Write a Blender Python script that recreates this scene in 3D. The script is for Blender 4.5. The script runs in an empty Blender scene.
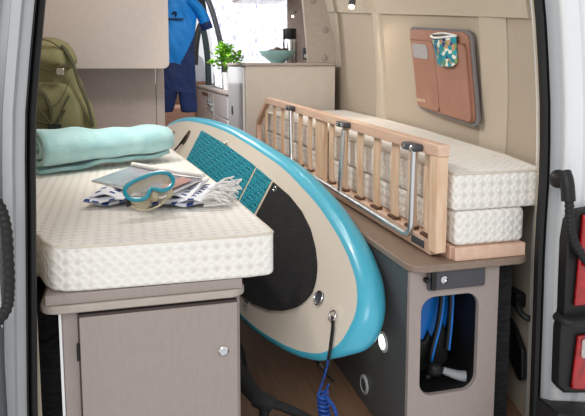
import bpy, bmesh, math, random
from mathutils import Vector, Matrix, noise
random.seed(7)
SC = bpy.context.scene
COL = SC.collection
PI = math.pi

# ------------------------------------------------------------------ materials
def lin(c):
    return tuple((v/255/12.92) if v/255 <= .04045 else ((v/255+.055)/1.055)**2.4 for v in c) + (1,)
def mat(name, rgb, rough=.5, metal=0, var=.06, scale=30, bump=0, bscale=None, kind='noise', spec=.5,
        stretch=(1,1,1), rgb2=None, trans=0, emit=None, estr=0, alpha=1, coat=0, sheen=0, pit_rgb=None):
    m = bpy.data.materials.new(name); m.use_nodes = True
    nt = m.node_tree; N = nt.nodes; L = nt.links; b = N['Principled BSDF']
    b.inputs['Roughness'].default_value = rough; b.inputs['Metallic'].default_value = metal
    b.inputs['Specular IOR Level'].default_value = spec
    b.inputs['Transmission Weight'].default_value = trans
    b.inputs['Alpha'].default_value = alpha
    b.inputs['Coat Weight'].default_value = coat
    b.inputs['Sheen Weight'].default_value = sheen
    c = lin(rgb)
    tc = N.new('ShaderNodeTexCoord'); mp = N.new('ShaderNodeMapping'); L.new(tc.outputs['Object'], mp.inputs[0])
    mp.inputs['Scale'].default_value = stretch
    nz = N.new('ShaderNodeTexNoise'); nz.inputs['Scale'].default_value = scale; nz.inputs['Detail'].default_value = 4
    L.new(mp.outputs[0], nz.inputs['Vector'])
    mx = N.new('ShaderNodeMix'); mx.data_type = 'RGBA'
    if rgb2: a2 = lin(rgb2); mx.inputs[6].default_value = c; mx.inputs[7].default_value = a2
    else:
        mx.inputs[6].default_value = tuple(v*(1-var) for v in c[:3])+(1,)
        mx.inputs[7].default_value = tuple(min(1, v*(1+var)) for v in c[:3])+(1,)
    cr = N.new('ShaderNodeMapRange'); cr.inputs[1].default_value = .3; cr.inputs[2].default_value = .7
    L.new(nz.outputs[0], cr.inputs[0]); L.new(cr.outputs[0], mx.inputs[0]); L.new(mx.outputs[2], b.inputs['Base Color'])
    if emit:
        b.inputs['Emission Color'].default_value = lin(emit); b.inputs['Emission Strength'].default_value = estr
    if bump:
        bp = N.new('ShaderNodeBump'); bp.inputs['Strength'].default_value = bump; bp.inputs['Distance'].default_value = .004
        if kind == 'noise':
            n2 = N.new('ShaderNodeTexNoise'); n2.inputs['Scale'].default_value = bscale or scale*2; n2.inputs['Detail'].default_value = 5
            L.new(mp.outputs[0], n2.inputs['Vector']); L.new(n2.outputs[0], bp.inputs['Height'])
        else:   # 'dimple': a regular field of pits
            k = bscale
            sep = N.new('ShaderNodeSeparateXYZ'); L.new(mp.outputs[0], sep.inputs[0])
            outs = []
            for i in range(3):
                mu = N.new('ShaderNodeMath'); mu.operation = 'MULTIPLY'; mu.inputs[1].default_value = k; L.new(sep.outputs[i], mu.inputs[0])
                co = N.new('ShaderNodeMath'); co.operation = 'COSINE'; L.new(mu.outputs[0], co.inputs[0]); outs.append(co)
            s1 = N.new('ShaderNodeMath'); L.new(outs[0].outputs[0], s1.inputs[0]); L.new(outs[1].outputs[0], s1.inputs[1])
            s2 = N.new('ShaderNodeMath'); L.new(s1.outputs[0], s2.inputs[0]); L.new(outs[2].outputs[0], s2.inputs[1])
            ab = N.new('ShaderNodeMath'); ab.operation = 'ABSOLUTE'; L.new(s2.outputs[0], ab.inputs[0])
            sm = N.new('ShaderNodeMath'); sm.operation = 'MULTIPLY'; sm.inputs[1].default_value = -1; L.new(ab.outputs[0], sm.inputs[0])
            L.new(sm.outputs[0], bp.inputs['Height']); bp.inputs['Distance'].default_value = .006
            if pit_rgb:      # second colour mixed into the pits of the dimple field
                mr = N.new('ShaderNodeMapRange'); mr.inputs[1].default_value = 1.4; mr.inputs[2].default_value = 2.9
                L.new(ab.outputs[0], mr.inputs[0])
                m2 = N.new('ShaderNodeMix'); m2.data_type = 'RGBA'; L.new(mr.outputs[0], m2.inputs[0])
                L.new(mx.outputs[2], m2.inputs[6]); m2.inputs[7].default_value = lin(pit_rgb); L.new(m2.outputs[2], b.inputs['Base Color'])
        L.new(bp.outputs[0], b.inputs['Normal'])
    return m

M = {}
M['taupe'] = mat('taupe_laminate', (159,145,139), .45, var=.04, scale=90, bump=.08, bscale=300, stretch=(1,1,.25))
M['taupe_edge'] = mat('laminate_edge', (176,164,154), .5)
M['taupe_dark'] = mat('shadow_gap', (70,58,56), .7)
M['worktop'] = mat('worktop_brown', (138,118,104), .35, var=.08, scale=12, stretch=(6,1,6))
M['side_grey'] = mat('dark_grey_laminate', (82,84,86), .4)
M['cream'] = mat('cream_laminate', (208,198,188), .35, var=.03)
M['panel'] = mat('glossy_taupe_panel', (200,187,181), .22, var=.03, coat=.3)
M['wardrobe'] = mat('wardrobe_laminate', (176,162,158), .35, var=.04)
M['wall'] = mat('beige_wall_lining', (180,167,150), .75, var=.03, scale=60, bump=.05)
M['wall2'] = mat('beige_trim_lining', (194,182,165), .6, var=.02)
M['ceil'] = mat('ceiling_lining', (205,198,188), .8)
M['floor'] = mat('brown_floor', (128,95,74), .5, rgb2=(108,80,62), scale=6, stretch=(14,1,1))
M['mattress'] = mat('mattress_knit', (238,234,227), .9, var=.02, bump=.32, bscale=2*PI/.034, kind='dimple', sheen=.2, pit_rgb=(219,211,201))
M['piping'] = mat('mattress_piping', (214,204,190), .8)
M['wood'] = mat('beech_wood', (226,194,170), .45, rgb2=(214,174,150), scale=5, stretch=(9,1,9), bump=.05)
M['wood_v'] = mat('slat_wood', (232,204,176), .4, rgb2=(212,172,138), scale=6, stretch=(8,8,1), bump=.05)
M['wood_dark'] = mat('slat_holder_brown', (92,60,40), .5)
M['steel'] = mat('brushed_steel_tube', (225,227,230), .34, 1, var=.02)
M['chrome'] = mat('chrome', (220,220,222), .12, 1, var=.01)
M['plastic_grey'] = mat('grey_plastic', (70,72,78), .4)
M['lockplate'] = mat('anthracite_plate', (70,68,74), .4)
M['black'] = mat('black_fabric', (13,13,15), .8, var=.3, scale=40, bump=.3, bscale=60)
M['carpet'] = mat('black_carpet', (20,20,22), .95, rgb2=(44,44,48), scale=25, stretch=(1,1,5), bump=.6, bscale=80)
M['rubber'] = mat('black_rubber', (13,13,14), .6)
M['blackplastic'] = mat('black_plastic', (10,10,11), .5)
M['silver'] = mat('silver_paint', (176,178,180), .4, 0, var=.02)
M['bodywhite'] = mat('white_paint', (228,230,231), .25, var=.01, coat=.4)
M['red'] = mat('red_tail_lens', (190,14,24), .15, rgb2=(140,8,12), scale=40, coat=.6)
M['lens'] = mat('clear_lens', (190,180,180), .15, var=.2, scale=120)
M['towel'] = mat('turquoise_fleece', (160,208,212), .95, rgb2=(186,226,228), scale=14, bump=.6, bscale=90, sheen=.5)
M['olive'] = mat('olive_canvas', (138,132,92), .75, rgb2=(116,112,76), scale=9, bump=.25, bscale=40)
M['olive_d'] = mat('olive_webbing', (74,72,48), .7)
M['brown_l'] = mat('brown_leather', (78,60,44), .6)
M['boardwhite'] = mat('board_white', (214,204,190), .45, var=.02, scale=200, bump=.1, bscale=400)
M['turq'] = mat('board_turquoise_rail', (72,174,200), .3, var=.03, coat=.2)
M['teal'] = mat('teal_deck_pad', (6,128,148), .7, rgb2=(10,140,158), scale=30, bump=.5, bscale=2*PI/.030, kind='dimple', pit_rgb=(4,100,120))
M['padblack'] = mat('black_deck_pad', (22,21,23), .9, rgb2=(34,33,34), scale=80, bump=.7, bscale=110)
M['stripe'] = mat('cream_stripe', (205,190,165), .7)
M['wetblue'] = mat('neoprene_blue', (8,146,238), .6, rgb2=(4,130,222), scale=5, bump=.15, bscale=12)
M['wetnavy'] = mat('neoprene_navy', (26,54,112), .7, rgb2=(20,42,92), scale=5, bump=.15, bscale=12)
M['ink'] = mat('dark_print', (8,22,50), .6)
M['tan'] = mat('tan_leather', (170,124,104), .55, rgb2=(158,112,94), scale=6, bump=.15, bscale=70)
M['tan_s'] = mat('tan_seam', (140,92,74), .6)
M['felt'] = mat('grey_felt', (122,120,122), .9, bump=.2)
M['mesh_w'] = mat('grey_window_net', (168,164,168), .6, var=.15, scale=120)
M['goldprint'] = mat('cream_print', (228,208,178), .5)
M['white'] = mat('white_plastic', (238,238,238), .3, var=.01)
M['kitchen'] = mat('kitchen_white_gloss', (226,226,228), .12, var=.01, coat=.5)
M['bowl'] = mat('pale_teal_glaze', (150,196,198), .25)
M['nut'] = mat('brown_fruit', (92,70,60), .6, var=.4, scale=60)
M['leaf'] = mat('basil_green', (120,184,50), .5, rgb2=(168,220,80), scale=30)
M['stem'] = mat('plant_stem', (88,120,50), .6)
M['soil'] = mat('soil', (50,36,26), .95)
M['glass_hob'] = mat('black_glass_hob', (14,14,16), .08)
M['seat'] = mat('pale_grey_upholstery', (196,200,204), .75, var=.06, scale=8)
M['seatbrown'] = mat('brown_seat_fabric', (140,104,84), .8)
M['cabdark'] = mat('cab_dark_green', (26,46,48), .5)
M['dash'] = mat('dark_dashboard', (40,40,44), .6)
M['mag'] = mat('silver_magazine_cover', (150,150,165), .18, rgb2=(190,190,200), scale=6, metal=.3)
M['page'] = mat('paper', (235,232,228), .7)
M['copper'] = mat('cover_photo_pink', (176,130,118), .4, rgb2=(200,160,146), scale=12)
M['maskteal'] = mat('mask_teal_rubber', (14,138,158), .25, var=.05, coat=.4)
M['maskskirt'] = mat('clear_silicone', (226,214,184), .2, trans=.55, alpha=.75)
M['maskglass'] = mat('mask_lens', (235,238,236), .03, trans=.9, alpha=.35)
M['fringe'] = mat('towel_fringe', (226,224,222), .9)
M['towelw'] = mat('white_towel', (230,232,236), .9, bump=.4, bscale=90)
M['snork'] = mat('clear_snorkel_plastic', (190,192,196), .15, trans=.3, alpha=.75)
M['finblue'] = mat('fin_blue', (14,120,214), .35, var=.08)
M['leash'] = mat('blue_leash_cord', (24,80,170), .45, rgb2=(16,52,120), scale=60)
M['bulb'] = mat('warm_bulb', (255,240,215), .3, emit=(255,214,160), estr=14)
M['spotlens'] = mat('downlight_lens', (235,255,238), .3, emit=(225,245,220), estr=5)

def striped_towel():
    m = mat('blue_white_towel', (232,234,238), .9, bump=.4, bscale=90)
    nt = m.node_tree; N = nt.nodes; L = nt.links; b = N['Principled BSDF']
    tc = N.new('ShaderNodeTexCoord'); sp = N.new('ShaderNodeSeparateXYZ'); L.new(tc.outputs['UV'], sp.inputs[0])
    def band(idx, k, thr):
        a = N.new('ShaderNodeMath'); a.operation = 'MULTIPLY'; a.inputs[1].default_value = k; L.new(sp.outputs[idx], a.inputs[0])
        s = N.new('ShaderNodeMath'); s.operation = 'SINE'; L.new(a.outputs[0], s.inputs[0])
        g = N.new('ShaderNodeMath'); g.operation = 'GREATER_THAN'; g.inputs[1].default_value = thr; L.new(s.outputs[0], g.inputs[0]); return g
    g1 = band(0, 44, .35); g2 = band(1, 40, .1)
    mu = N.new('ShaderNodeMath'); mu.operation = 'MULTIPLY'; L.new(g1.outputs[0], mu.inputs[0]); L.new(g2.outputs[0], mu.inputs[1])
    mx = N.new('ShaderNodeMix'); mx.data_type = 'RGBA'; mx.inputs[6].default_value = lin((230,232,238)); mx.inputs[7].default_value = lin((40,66,138))
    L.new(mu.outputs[0], mx.inputs[0]); L.new(mx.outputs[2], b.inputs['Base Color'])
    return m
M['striped'] = striped_towel()

def voronoi_print():
    m = mat('floral_print', (60,160,170), .5)
    nt = m.node_tree; N = nt.nodes; L = nt.links; b = N['Principled BSDF']
    tc = N.new('ShaderNodeTexCoord'); v = N.new('ShaderNodeTexVoronoi'); v.inputs['Scale'].default_value = 55
    nz = N.new('ShaderNodeTexNoise'); nz.inputs['Scale'].default_value = 30; L.new(tc.outputs['Object'], nz.inputs['Vector'])
    L.new(tc.outputs['Object'], v.inputs['Vector'])
    cr = N.new('ShaderNodeValToRGB'); cr.color_ramp.interpolation = 'CONSTANT'
    e = cr.color_ramp.elements; e[0].color = lin((20,140,158)); e[0].position = 0
    e[1].color = lin((226,230,220)); e[1].position = .3
    for p, c in ((.45,(40,64,128)), (.58,(32,158,170)), (.72,(190,150,110)), (.85,(120,150,90))):
        x = e.new(p); x.color = lin(c)
    sp = N.new('ShaderNodeSeparateColor'); L.new(v.outputs['Color'], sp.inputs[0]); L.new(sp.outputs[0], cr.inputs[0])
    L.new(cr.outputs[0], b.inputs['Base Color']); return m
M['floral'] = voronoi_print()

def blind_mat():
    m = mat('glowing_blind', (240,242,248), .8, emit=(235,240,252), estr=1.0)  # emission stands in for daylight coming through the cloth
    nt = m.node_tree; N = nt.nodes; L = nt.links; b = N['Principled BSDF']
    tc = N.new('ShaderNodeTexCoord'); mp = N.new('ShaderNodeMapping'); mp.inputs['Scale'].default_value = (18, 18, 5)
    L.new(tc.outputs['Object'], mp.inputs[0])
    nz = N.new('ShaderNodeTexNoise'); nz.inputs['Scale'].default_value = 2.2; nz.inputs['Detail'].default_value = 6; nz.inputs['Roughness'].default_value = .75
    L.new(mp.outputs[0], nz.inputs['Vector'])
    cr = N.new('ShaderNodeValToRGB'); e = cr.color_ramp.elements
    e[0].position = .38; e[0].color = lin((150,158,188)); e[1].position = .56; e[1].color = lin((252,252,255))
    L.new(nz.outputs[0], cr.inputs[0]); L.new(cr.outputs[0], b.inputs['Emission Color']); L.new(cr.outputs[0], b.inputs['Base Color'])
    return m
M['blind'] = blind_mat()

# ------------------------------------------------------------------ helpers
def obj(name, bm, m, parent=None, smooth=True, bevel=0, seg=2, sub=0, mats=None, angle=35):
    bmesh.ops.recalc_face_normals(bm, faces=bm.faces)
    me = bpy.data.meshes.new(name); bm.to_mesh(me); bm.free()
    for mm in (mats or [m]): me.materials.append(M[mm] if isinstance(mm, str) else mm)
    if smooth:
        me.shade_smooth() if hasattr(me, 'shade_smooth') else None
        me.set_sharp_from_angle(angle=math.radians(angle))
    o = bpy.data.objects.new(name, me); COL.objects.link(o)
    if parent: o.parent = parent; o.matrix_parent_inverse = Matrix.Translation(-Vector(world_loc(parent))) if not parent.get('rot') else Matrix()
    if bevel:
        b = o.modifiers.new('bevel', 'BEVEL'); b.width = bevel; b.segments = seg; b.limit_method = 'ANGLE'; b.angle_limit = math.radians(40)
    if sub:
        s = o.modifiers.new('sub', 'SUBSURF'); s.levels = sub; s.render_levels = sub
    return o
def world_loc(o):      # meshes are modelled in place, so only the Empty at a thing's base has an offset
    return Vector(o.location) if o.type == 'EMPTY' else Vector((0,0,0))
def tag(o, label=None, cat=None, group=None, kind=None):
    if label: o['label'] = label
    if cat: o['category'] = cat
    if group: o['group'] = group
    if kind: o['kind'] = kind
    return o
def thing(name, loc, label, cat, group=None):
    o = bpy.data.objects.new(name, None); COL.objects.link(o); o.location = loc; o.empty_display_size = .05
    return tag(o, label, cat, group)
def struct(name, bm, m, **k):
    o = obj(name, bm, m, **k)
    if 'parent' not in k: o['kind'] = 'structure'
    return o
def B(): return bmesh.new()
def box(bm, x0, x1, y0, y1, z0, z1):
    v = [bm.verts.new((x, y, z)) for z in (z0, z1) for y in (y0, y1) for x in (x0, x1)]
    for f in ((0,2,3,1),(4,5,7,6),(0,1,5,4),(2,6,7,3),(0,4,6,2),(1,3,7,5)): bm.faces.new([v[i] for i in f])
    return bm
def bx(*a): return box(B(), *a)
def prism(bm, poly, ax, a0, a1):
    """extrude a 2-D polygon along axis ax (0,1,2); poly gives the other two coordinates in order"""
    def P(p, a):
        c = list(p); c.insert(ax, a); return c
    lo = [bm.verts.new(P(p, a0)) for p in poly]; hi = [bm.verts.new(P(p, a1)) for p in poly]
    n = len(poly)
    bm.faces.new(lo); bm.faces.new(hi[::-1])
    for i in range(n): bm.faces.new((lo[i], lo[(i+1)%n], hi[(i+1)%n], hi[i]))
    return bm
def rrect(x0, y0, x1, y1, r, n=6):
    rs = r if isinstance(r, (tuple, list)) else (r,)*4    # corners: (x1,y1),(x0,y1),(x0,y0),(x1,y0)
    out = []
    for (cx, cy, a0, rr) in ((x1, y1, 0, rs[0]), (x0, y1, PI/2, rs[1]), (x0, y0, PI, rs[2]), (x1, y0, 1.5*PI, rs[3])):
        sx = -1 if cx == x1 else 1; sy = -1 if cy == y1 else 1
        if rr <= 0: out.append((cx, cy)); continue
        for i in range(n+1):
            a = a0 + PI/2*i/n
            out.append((cx+sx*rr+rr*math.cos(a), cy+sy*rr+rr*math.sin(a)))
    return out
def plate_hole(outer, holes, ax, a0, a1):
    bm = B()
    def P(p, a):
        c = list(p); c.insert(ax, a); return c
    es = []
    for lp in [outer]+holes:
        v = [bm.verts.new(P(p, a0)) for p in lp]
        es += [bm.edges.new((v[i], v[(i+1)%len(v)])) for i in range(len(v))]
    bmesh.ops.triangle_fill(bm, use_beauty=True, use_dissolve=False, edges=es)
    r = bmesh.ops.extrude_face_region(bm, geom=bm.faces[:])
    vs = [g for g in r['geom'] if isinstance(g, bmesh.types.BMVert)]
    d = [0,0,0]; d[ax] = a1-a0
    bmesh.ops.translate(bm, verts=vs, vec=d)
    return bm
def catmull(pts, n=6):
    p = [Vector(q) for q in pts]; out = []
    for i in range(len(p)-1):
        a = p[i-1] if i else p[0]*2-p[1]; b = p[i]; c = p[i+1]; d = p[i+2] if i+2 < len(p) else p[-1]*2-p[-2]
        for k in range(n):
            t = k/n
            out.append(.5*((2*b)+(c-a)*t+(2*a-5*b+4*c-d)*t*t+(3*b-a-3*c+d)*t**3))
    out.append(p[-1]); return out
def tube(bm, pts, r, n=10, smooth=0, cap=True, flat=None):
    pts = catmull(pts, smooth) if smooth else [Vector(p) for p in pts]
    m = len(pts); rings = []; up = None
    for i, p in enumerate(pts):
        t = (pts[min(i+1, m-1)]-pts[max(i-1, 0)])
        if t.length < 1e-9: t = Vector((0,0,1))
        t.normalize()
        if up is None:
            up = Vector((0,0,1)) if abs(t.z) < .9 else Vector((1,0,0))
        s = t.cross(up)
        if s.length < 1e-4: s = t.orthogonal()
        s.normalize(); u = s.cross(t).normalized(); up = u
        rr = r[min(len(r)-1, int(i*len(r)/m))] if isinstance(r, (list,)) else (r(i/(m-1)) if callable(r) else r)
        fl = flat or 1
        rings.append([bm.verts.new(p + s*math.cos(2*PI*k/n)*rr + u*math.sin(2*PI*k/n)*rr*fl) for k in range(n)])
    for a, b in zip(rings, rings[1:]):
        for k in range(n): bm.faces.new((a[k], a[(k+1)%n], b[(k+1)%n], b[k]))
    if cap: bm.faces.new(rings[0]); bm.faces.new(rings[-1][::-1])
    return bm
def lathe(bm, prof, c=(0,0,0), n=28, rot=None):
    """profile of (radius, height) about local z; rot: matrix"""
    rings = []
    for r, h in prof:
        ring = []
        for k in range(n):
            v = Vector((r*math.cos(2*PI*k/n), r*math.sin(2*PI*k/n), h))
            if rot: v = rot @ v
            ring.append(bm.verts.new(v+Vector(c)))
        rings.append(ring)
    for a, b in zip(rings, rings[1:]):
        for k in range(n): bm.faces.new((a[k], a[(k+1)%n], b[(k+1)%n], b[k]))
    bm.faces.new(rings[0]); bm.faces.new(rings[-1][::-1])
    return bm
def loft(sections, closed=True, cap=True):
    bm = B(); rs = [[bm.verts.new(p) for p in s] for s in sections]
    for a, b in zip(rs, rs[1:]):
        n = len(a)
        for k in range(n if closed else n-1): bm.faces.new((a[k], a[(k+1)%n], b[(k+1)%n], b[k]))
    if cap and closed: bm.faces.new(rs[0]); bm.faces.new(rs[-1][::-1])
    return bm
def lerp_tab(tab, v):
    tab = sorted(tab)
    if v <= tab[0][0]: return tab[0][1]
    for (a, x), (b, y) in zip(tab, tab[1:]):
        if v <= b: return x+(y-x)*(v-a)/(b-a)
    return tab[-1][1]
RX = Matrix.Rotation(PI/2, 3, 'X'); RY = Matrix.Rotation(PI/2, 3, 'Y')

FZ = .18      # van floor
# ------------------------------------------------------------------ the van shell
struct('floor', bx(-.6, 1.9, 1.86, 8.6, FZ-.06, FZ), 'floor', smooth=False)
struct('trim_16', bx(-.30, 1.42, 1.70, 1.858, .06, .175), 'blackplastic', smooth=False)
struct('ceiling', bx(-.6, 1.9, 1.8, 8.6, 2.42, 2.46), 'ceil', smooth=False)

def wallX(y, z):
    x = lerp_tab([(1.78,1.40),(1.95,1.44),(2.2,1.505),(2.6,1.56),(3.4,1.655),(4.6,1.72),(5,1.74),(9,1.76)], y)
    return x - .11*max(0, z-1.35)**1.4
ys = [1.78,1.84,1.9,2.0,2.1,2.2,2.4,2.6,3.0,3.4,4.0,4.6,5.0,5.6]
zs = [FZ+.12*i for i in range(20)]
def wall_strip(ys, zs, off=.05, fx=wallX):
    bm = B(); g = {}
    for s in (0, 1):
        for i, y in enumerate(ys):
            for j, z in enumerate(zs):
                g[s,i,j] = bm.verts.new((fx(y, z)+s*off, y, z))
    I, J = len(ys), len(zs)
    for i in range(I-1):
        for j in range(J-1):
            bm.faces.new((g[0,i,j], g[0,i+1,j], g[0,i+1,j+1], g[0,i,j+1])); bm.faces.new((g[1,i,j], g[1,i,j+1], g[1,i+1,j+1], g[1,i+1,j]))
    for i in range(I-1):
        for j in (0, J-1): bm.faces.new((g[0,i,j], g[0,i+1,j], g[1,i+1,j], g[1,i,j]))
    for j in range(J-1):
        for i in (0, I-1): bm.faces.new((g[0,i,j], g[0,i,j+1], g[1,i,j+1], g[1,i,j]))
    return bm
struct('wall_right', wall_strip(ys, zs), 'wall')
def wallL(y, z):
    return lerp_tab([(1.78,-.235),(1.95,-.32),(2.2,-.46),(2.6,-.52),(9,-.55)], y) + .1*max(0, z-1.35)**1.4
struct('wall_left', wall_strip(ys+[8.5], zs, -.05, wallL), 'wall')
# seams, rib and cove on the right wall
def ribm(y0, y1, z0, z1, h, flare=0):
    secs = []
    for k in range(13):
        z = z0+(z1-z0)*k/12; f = flare*(1-k/12)**2
        a, b = y0-f, y1
        secs.append([(wallX(b, z)+.01, b, z), (wallX(b, z)-h*.8, b-.02, z), (wallX(a, z)-h, a+.02, z), (wallX(a, z)+.01, a, z)])
    return loft(secs)
struct('trim_1', ribm(3.80, 3.96, FZ+.5, 1.93, .022, .1), 'wall2', bevel=.006, angle=60)
# upper cove: a lining that starts at a seam rising towards the cab
secs = []
for k in range(12):
    y = 1.95+(5.3-1.95)*k/11; z = 1.70+(y-2.4)*.088
    x = wallX(y, z)
    secs.append([(x+.01, y, z), (x-.02, y, z+.004), (x-.10, y, z+.35), (x-.35, y, 2.43), (x+.02, y, 2.43)])
struct('trim_2', loft(secs), 'wall2', angle=50)
# vertical seam line in the wall lining near the rear pillar
secs = []
for k in range(16):
    z = 1.0+.75*k/15; y = 2.45
    secs.append([(wallX(y, z)+.01, y, z), (wallX(y, z)-.006, y, z), (wallX(y-.03, z)-.012, y-.03, z), (wallX(y-.25, z)-.006, y-.25, z), (wallX(y-.25, z)+.01, y-.25, z)])
struct('trim_3', loft(secs), 'wall2', angle=60)

# rear right pillar: interior flange, seal, painted jamb
SEALR = [(2.42,1.03),(2.2,1.13),(2.0,1.21),(1.85,1.262),(1.704,1.293),(1.516,1.315),(1.42,1.328),(1.16,1.342),(.93,1.335),(.70,1.340),(.30,1.346),(.1,1.346)]
SEALL = [(2.42,.05),(2.2,-.04),(2.0,-.105),(1.85,-.16),(1.665,-.187),(1.513,-.206),(1.385,-.224),(1.3,-.228),(1.148,-.233),(.875,-.244),(.545,-.257),(.1,-.262)]
ZZ = [.08+.13*i for i in range(19)]
def path_loft(tab, prof, sgn=1, zz=ZZ):
    secs = []
    for z in zz:
        x = lerp_tab(tab, z)
        secs.append([(x+sgn*dx, y, z) for dx, y in prof])
    return loft(secs)
def smooth_tab(tab):
    out = []
    for i in range(40):
        z = .05+2.4*i/39
        out.append((z, (lerp_tab(tab, z-.07)+lerp_tab(tab, z)*2+lerp_tab(tab, z+.07))/4))
    return out
SEALR = smooth_tab(SEALR); SEALL = smooth_tab(SEALL)
struct('trim_4', path_loft(SEALR, [(.002,1.762),(.004,1.79),(.03,1.80),(.03,1.765)]), 'wall2', angle=70)
def seal_rope(tab, name, label):
    pts = [(lerp_tab(tab, z), 1.748, z) for z in [.1+.06*i for i in range(39)]]
    t = thing(name, (pts[0][0], 1.748, .1), label, 'door seal')
    obj('seal_strip', path_loft(tab, [(-.011,1.76),(-.011,1.738),(-.003,1.728),(.004,1.738),(.005,1.76)]), 'rubber', t)
    obj('seal_lip', path_loft(tab, [(.006,1.76),(.006,1.744),(.012,1.735),(.018,1.744),(.018,1.76)]), 'blackplastic', t)
    return t
seal_rope(SEALR, 'door_seal', 'black rubber door seal running down the right rear pillar')
# left one is mirrored
def mir(p): return [(-a, b) for a, b in p]
t = thing('door_seal', (-.25, 1.748, .1), 'black rubber door seal running down the left rear pillar', 'door seal')
obj('seal_strip', path_loft(SEALL, mir([(-.013,1.76),(-.013,1.738),(-.005,1.728),(.001,1.738),(.002,1.76)])), 'rubber', t)
obj('seal_lip', path_loft(SEALL, mir([(.003,1.76),(.003,1.744),(.007,1.736),(.011,1.744),(.012,1.76)])), 'blackplastic', t)
struct('trim_5', path_loft(SEALL, mir([(-.006,1.762),(-.004,1.79),(.03,1.80),(.03,1.765)])), 'wall2', angle=70)
# painted body: silver jamb then white outer corner
struct('trim_6', path_loft(SEALR, [(.0185,1.775),(.0185,1.745),(.024,1.742),(.028,1.726),(.034,1.722),(.040,1.715),(.06,1.80)]), 'silver', angle=50)
struct('trim_7', path_loft(SEALR, [(.036,1.71),(.036,1.69),(.044,1.678),(.085,1.672),(.090,1.680),(.104,1.684),(.110,1.672),(.24,1.69),(.30,1.78),(.30,1.9),(.08,1.9)]), 'bodywhite', angle=50)
struct('trim_8', path_loft(SEALL, mir([(.0125,1.775),(.0125,1.745),(.034,1.735),(.038,1.712),(.060,1.706),(.064,1.722),(.084,1.72),(.088,1.69),(.10,1.685),(.12,1.80),(.06,1.80)])), 'silver', angle=50)
struct('trim_9', path_loft(SEALL, mir([(.098,1.70),(.10,1.672),(.13,1.66),(.30,1.70),(.34,1.9),(.10,1.9)])), 'bodywhite', angle=50)

# lower black lining in the gap left of the left cabinet
struct('trim_10', bx(-.40, -.19, 1.93, 3.9, FZ-.04, .80), 'carpet', smooth=False)
struct('trim_11', bx(1.235, 1.335, 1.89, 2.9, FZ, .83), 'carpet', smooth=False)  # black block stands in for the dark void right of the open cabinet
o = obj('tie_down_strap', tube(B(), [(-.27,1.90,.70),(-.235,1.885,.69),(-.20,1.895,.705),(-.185,1.91,.715)], .022, 8, 4, flat=.3), 'black')
tag(o, 'black webbing strap across the dark lining left of the left cabinet', 'strap')

# right inner trim: hook and vent on the angled pillar lining
t = thing('lashing_hook', (1.40, 1.93, .62), 'black plastic hook on beige lining right of the open cabinet', 'hook')
obj('hook_plate', prism(B(), rrect(1.945, .598, 2.05, .655, .012), 0, 1.400, 1.44), 'blackplastic', t, bevel=.003)
obj('hook_arm', tube(B(), [(1.41,1.98,.635),(1.39,1.93,.63),(1.385,1.90,.605),(1.40,1.875,.592),(1.425,1.872,.590)], .011, 10, 4), 'blackplastic', t)
def vent():
    bm = B()
    P = [(2.06,.52),(1.99,.505),(1.905,.455),(1.893,.345),(1.93,.325),(2.08,.39)]
    lo = [bm.verts.new((wallX(y, 1)-.006, y, z)) for y, z in P]; hi = [bm.verts.new((wallX(y, 1)-.03, y, z)) for y, z in P]
    bm.faces.new(lo); bm.faces.new(hi[::-1])
    for i in range(6): bm.faces.new((lo[i], lo[(i+1)%6], hi[(i+1)%6], hi[i]))
    return bm
t = thing('air_vent', (1.41, 1.92, .30), 'black slotted vent cover low on the beige lining behind right pillar', 'vent')
obj('vent_cover', vent(), 'blackplastic', t, bevel=.008, seg=3)
bm = B()
for k in range(8):
    z = .372+.016*k
    box(bm, wallX(2.02, 1)-.034, wallX(2.02, 1)-.028, 2.00, 2.03, z, z+.006)
obj('vent_slots', bm, 'plastic_grey', t, smooth=False)

# cab end
struct('wall_front', bx(-.6, 1.9, 8.5, 8.56, FZ, 1.25), 'dash', smooth=False)
# windscreen frame top
struct('trim_12', bx(-.6, 1.9, 8.45, 8.56, 2.15, 2.45), 'dash', smooth=False)
# right side wall beyond the kitchen, under and above the cab window
struct('trim_13', bx(1.76, 1.80, 5.6, 8.5, FZ, 1.35), 'cabdark', smooth=False)

# ------------------------------------------------------------------ left bed
t = thing('bed_cabinet', (.08, 1.8, FZ), 'taupe bed cabinet with hinged door under the left mattress', 'cabinet')
bm = B(); box(bm, -.176, .333, 1.812, 2.42, .181, .812)
obj('body', bm, 'taupe', t, bevel=.003)
obj('edge_strip', bx(-.183, -.176, 1.804, 1.83, .181, .812), 'white', t, smooth=False)
obj('door', prism(B(), rrect(-.128, .29, .322, .795, .004), 1, 1.790, 1.810), 'taupe', t, bevel=.002)['label'] = 'flat taupe door'
bm = B(); box(bm, -.133, -.129, 1.800, 1.811, .29, .80); box(bm, -.133, .322, 1.795, 1.811, .796, .802)
obj('door_gap', bm, 'taupe_dark', t, smooth=False)
obj('hinge', bx(-.138, -.130, 1.79, 1.81, .668, .715), 'blackplastic', t, bevel=.002)
l = obj('lock', lathe(B(), [(.0155,0),(.0155,.004),(.012,.007),(.011,.004),(.006,.004),(.005,.008)], (.278,1.790,.648), 24, Matrix.Rotation(PI/2,3,'X')), 'chrome', t)
l['label'] = 'round chrome push lock'
pol = rrect(-.232, 1.785, .350, 2.5, (0,0,.05,.05), 8)
o = obj('bed_worktop', prism(B(), pol, 2, .812, .835), 'taupe_edge', bevel=.004); tag(o, 'thin taupe shelf board with rounded corners on top of the left cabinet', 'shelf')
o = obj('bed_platform', bx(-.215, .338, 1.795, 4.0, .8355, .8655), 'taupe', bevel=.002); tag(o, 'taupe support board between left shelf and left mattress', 'board')

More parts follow.
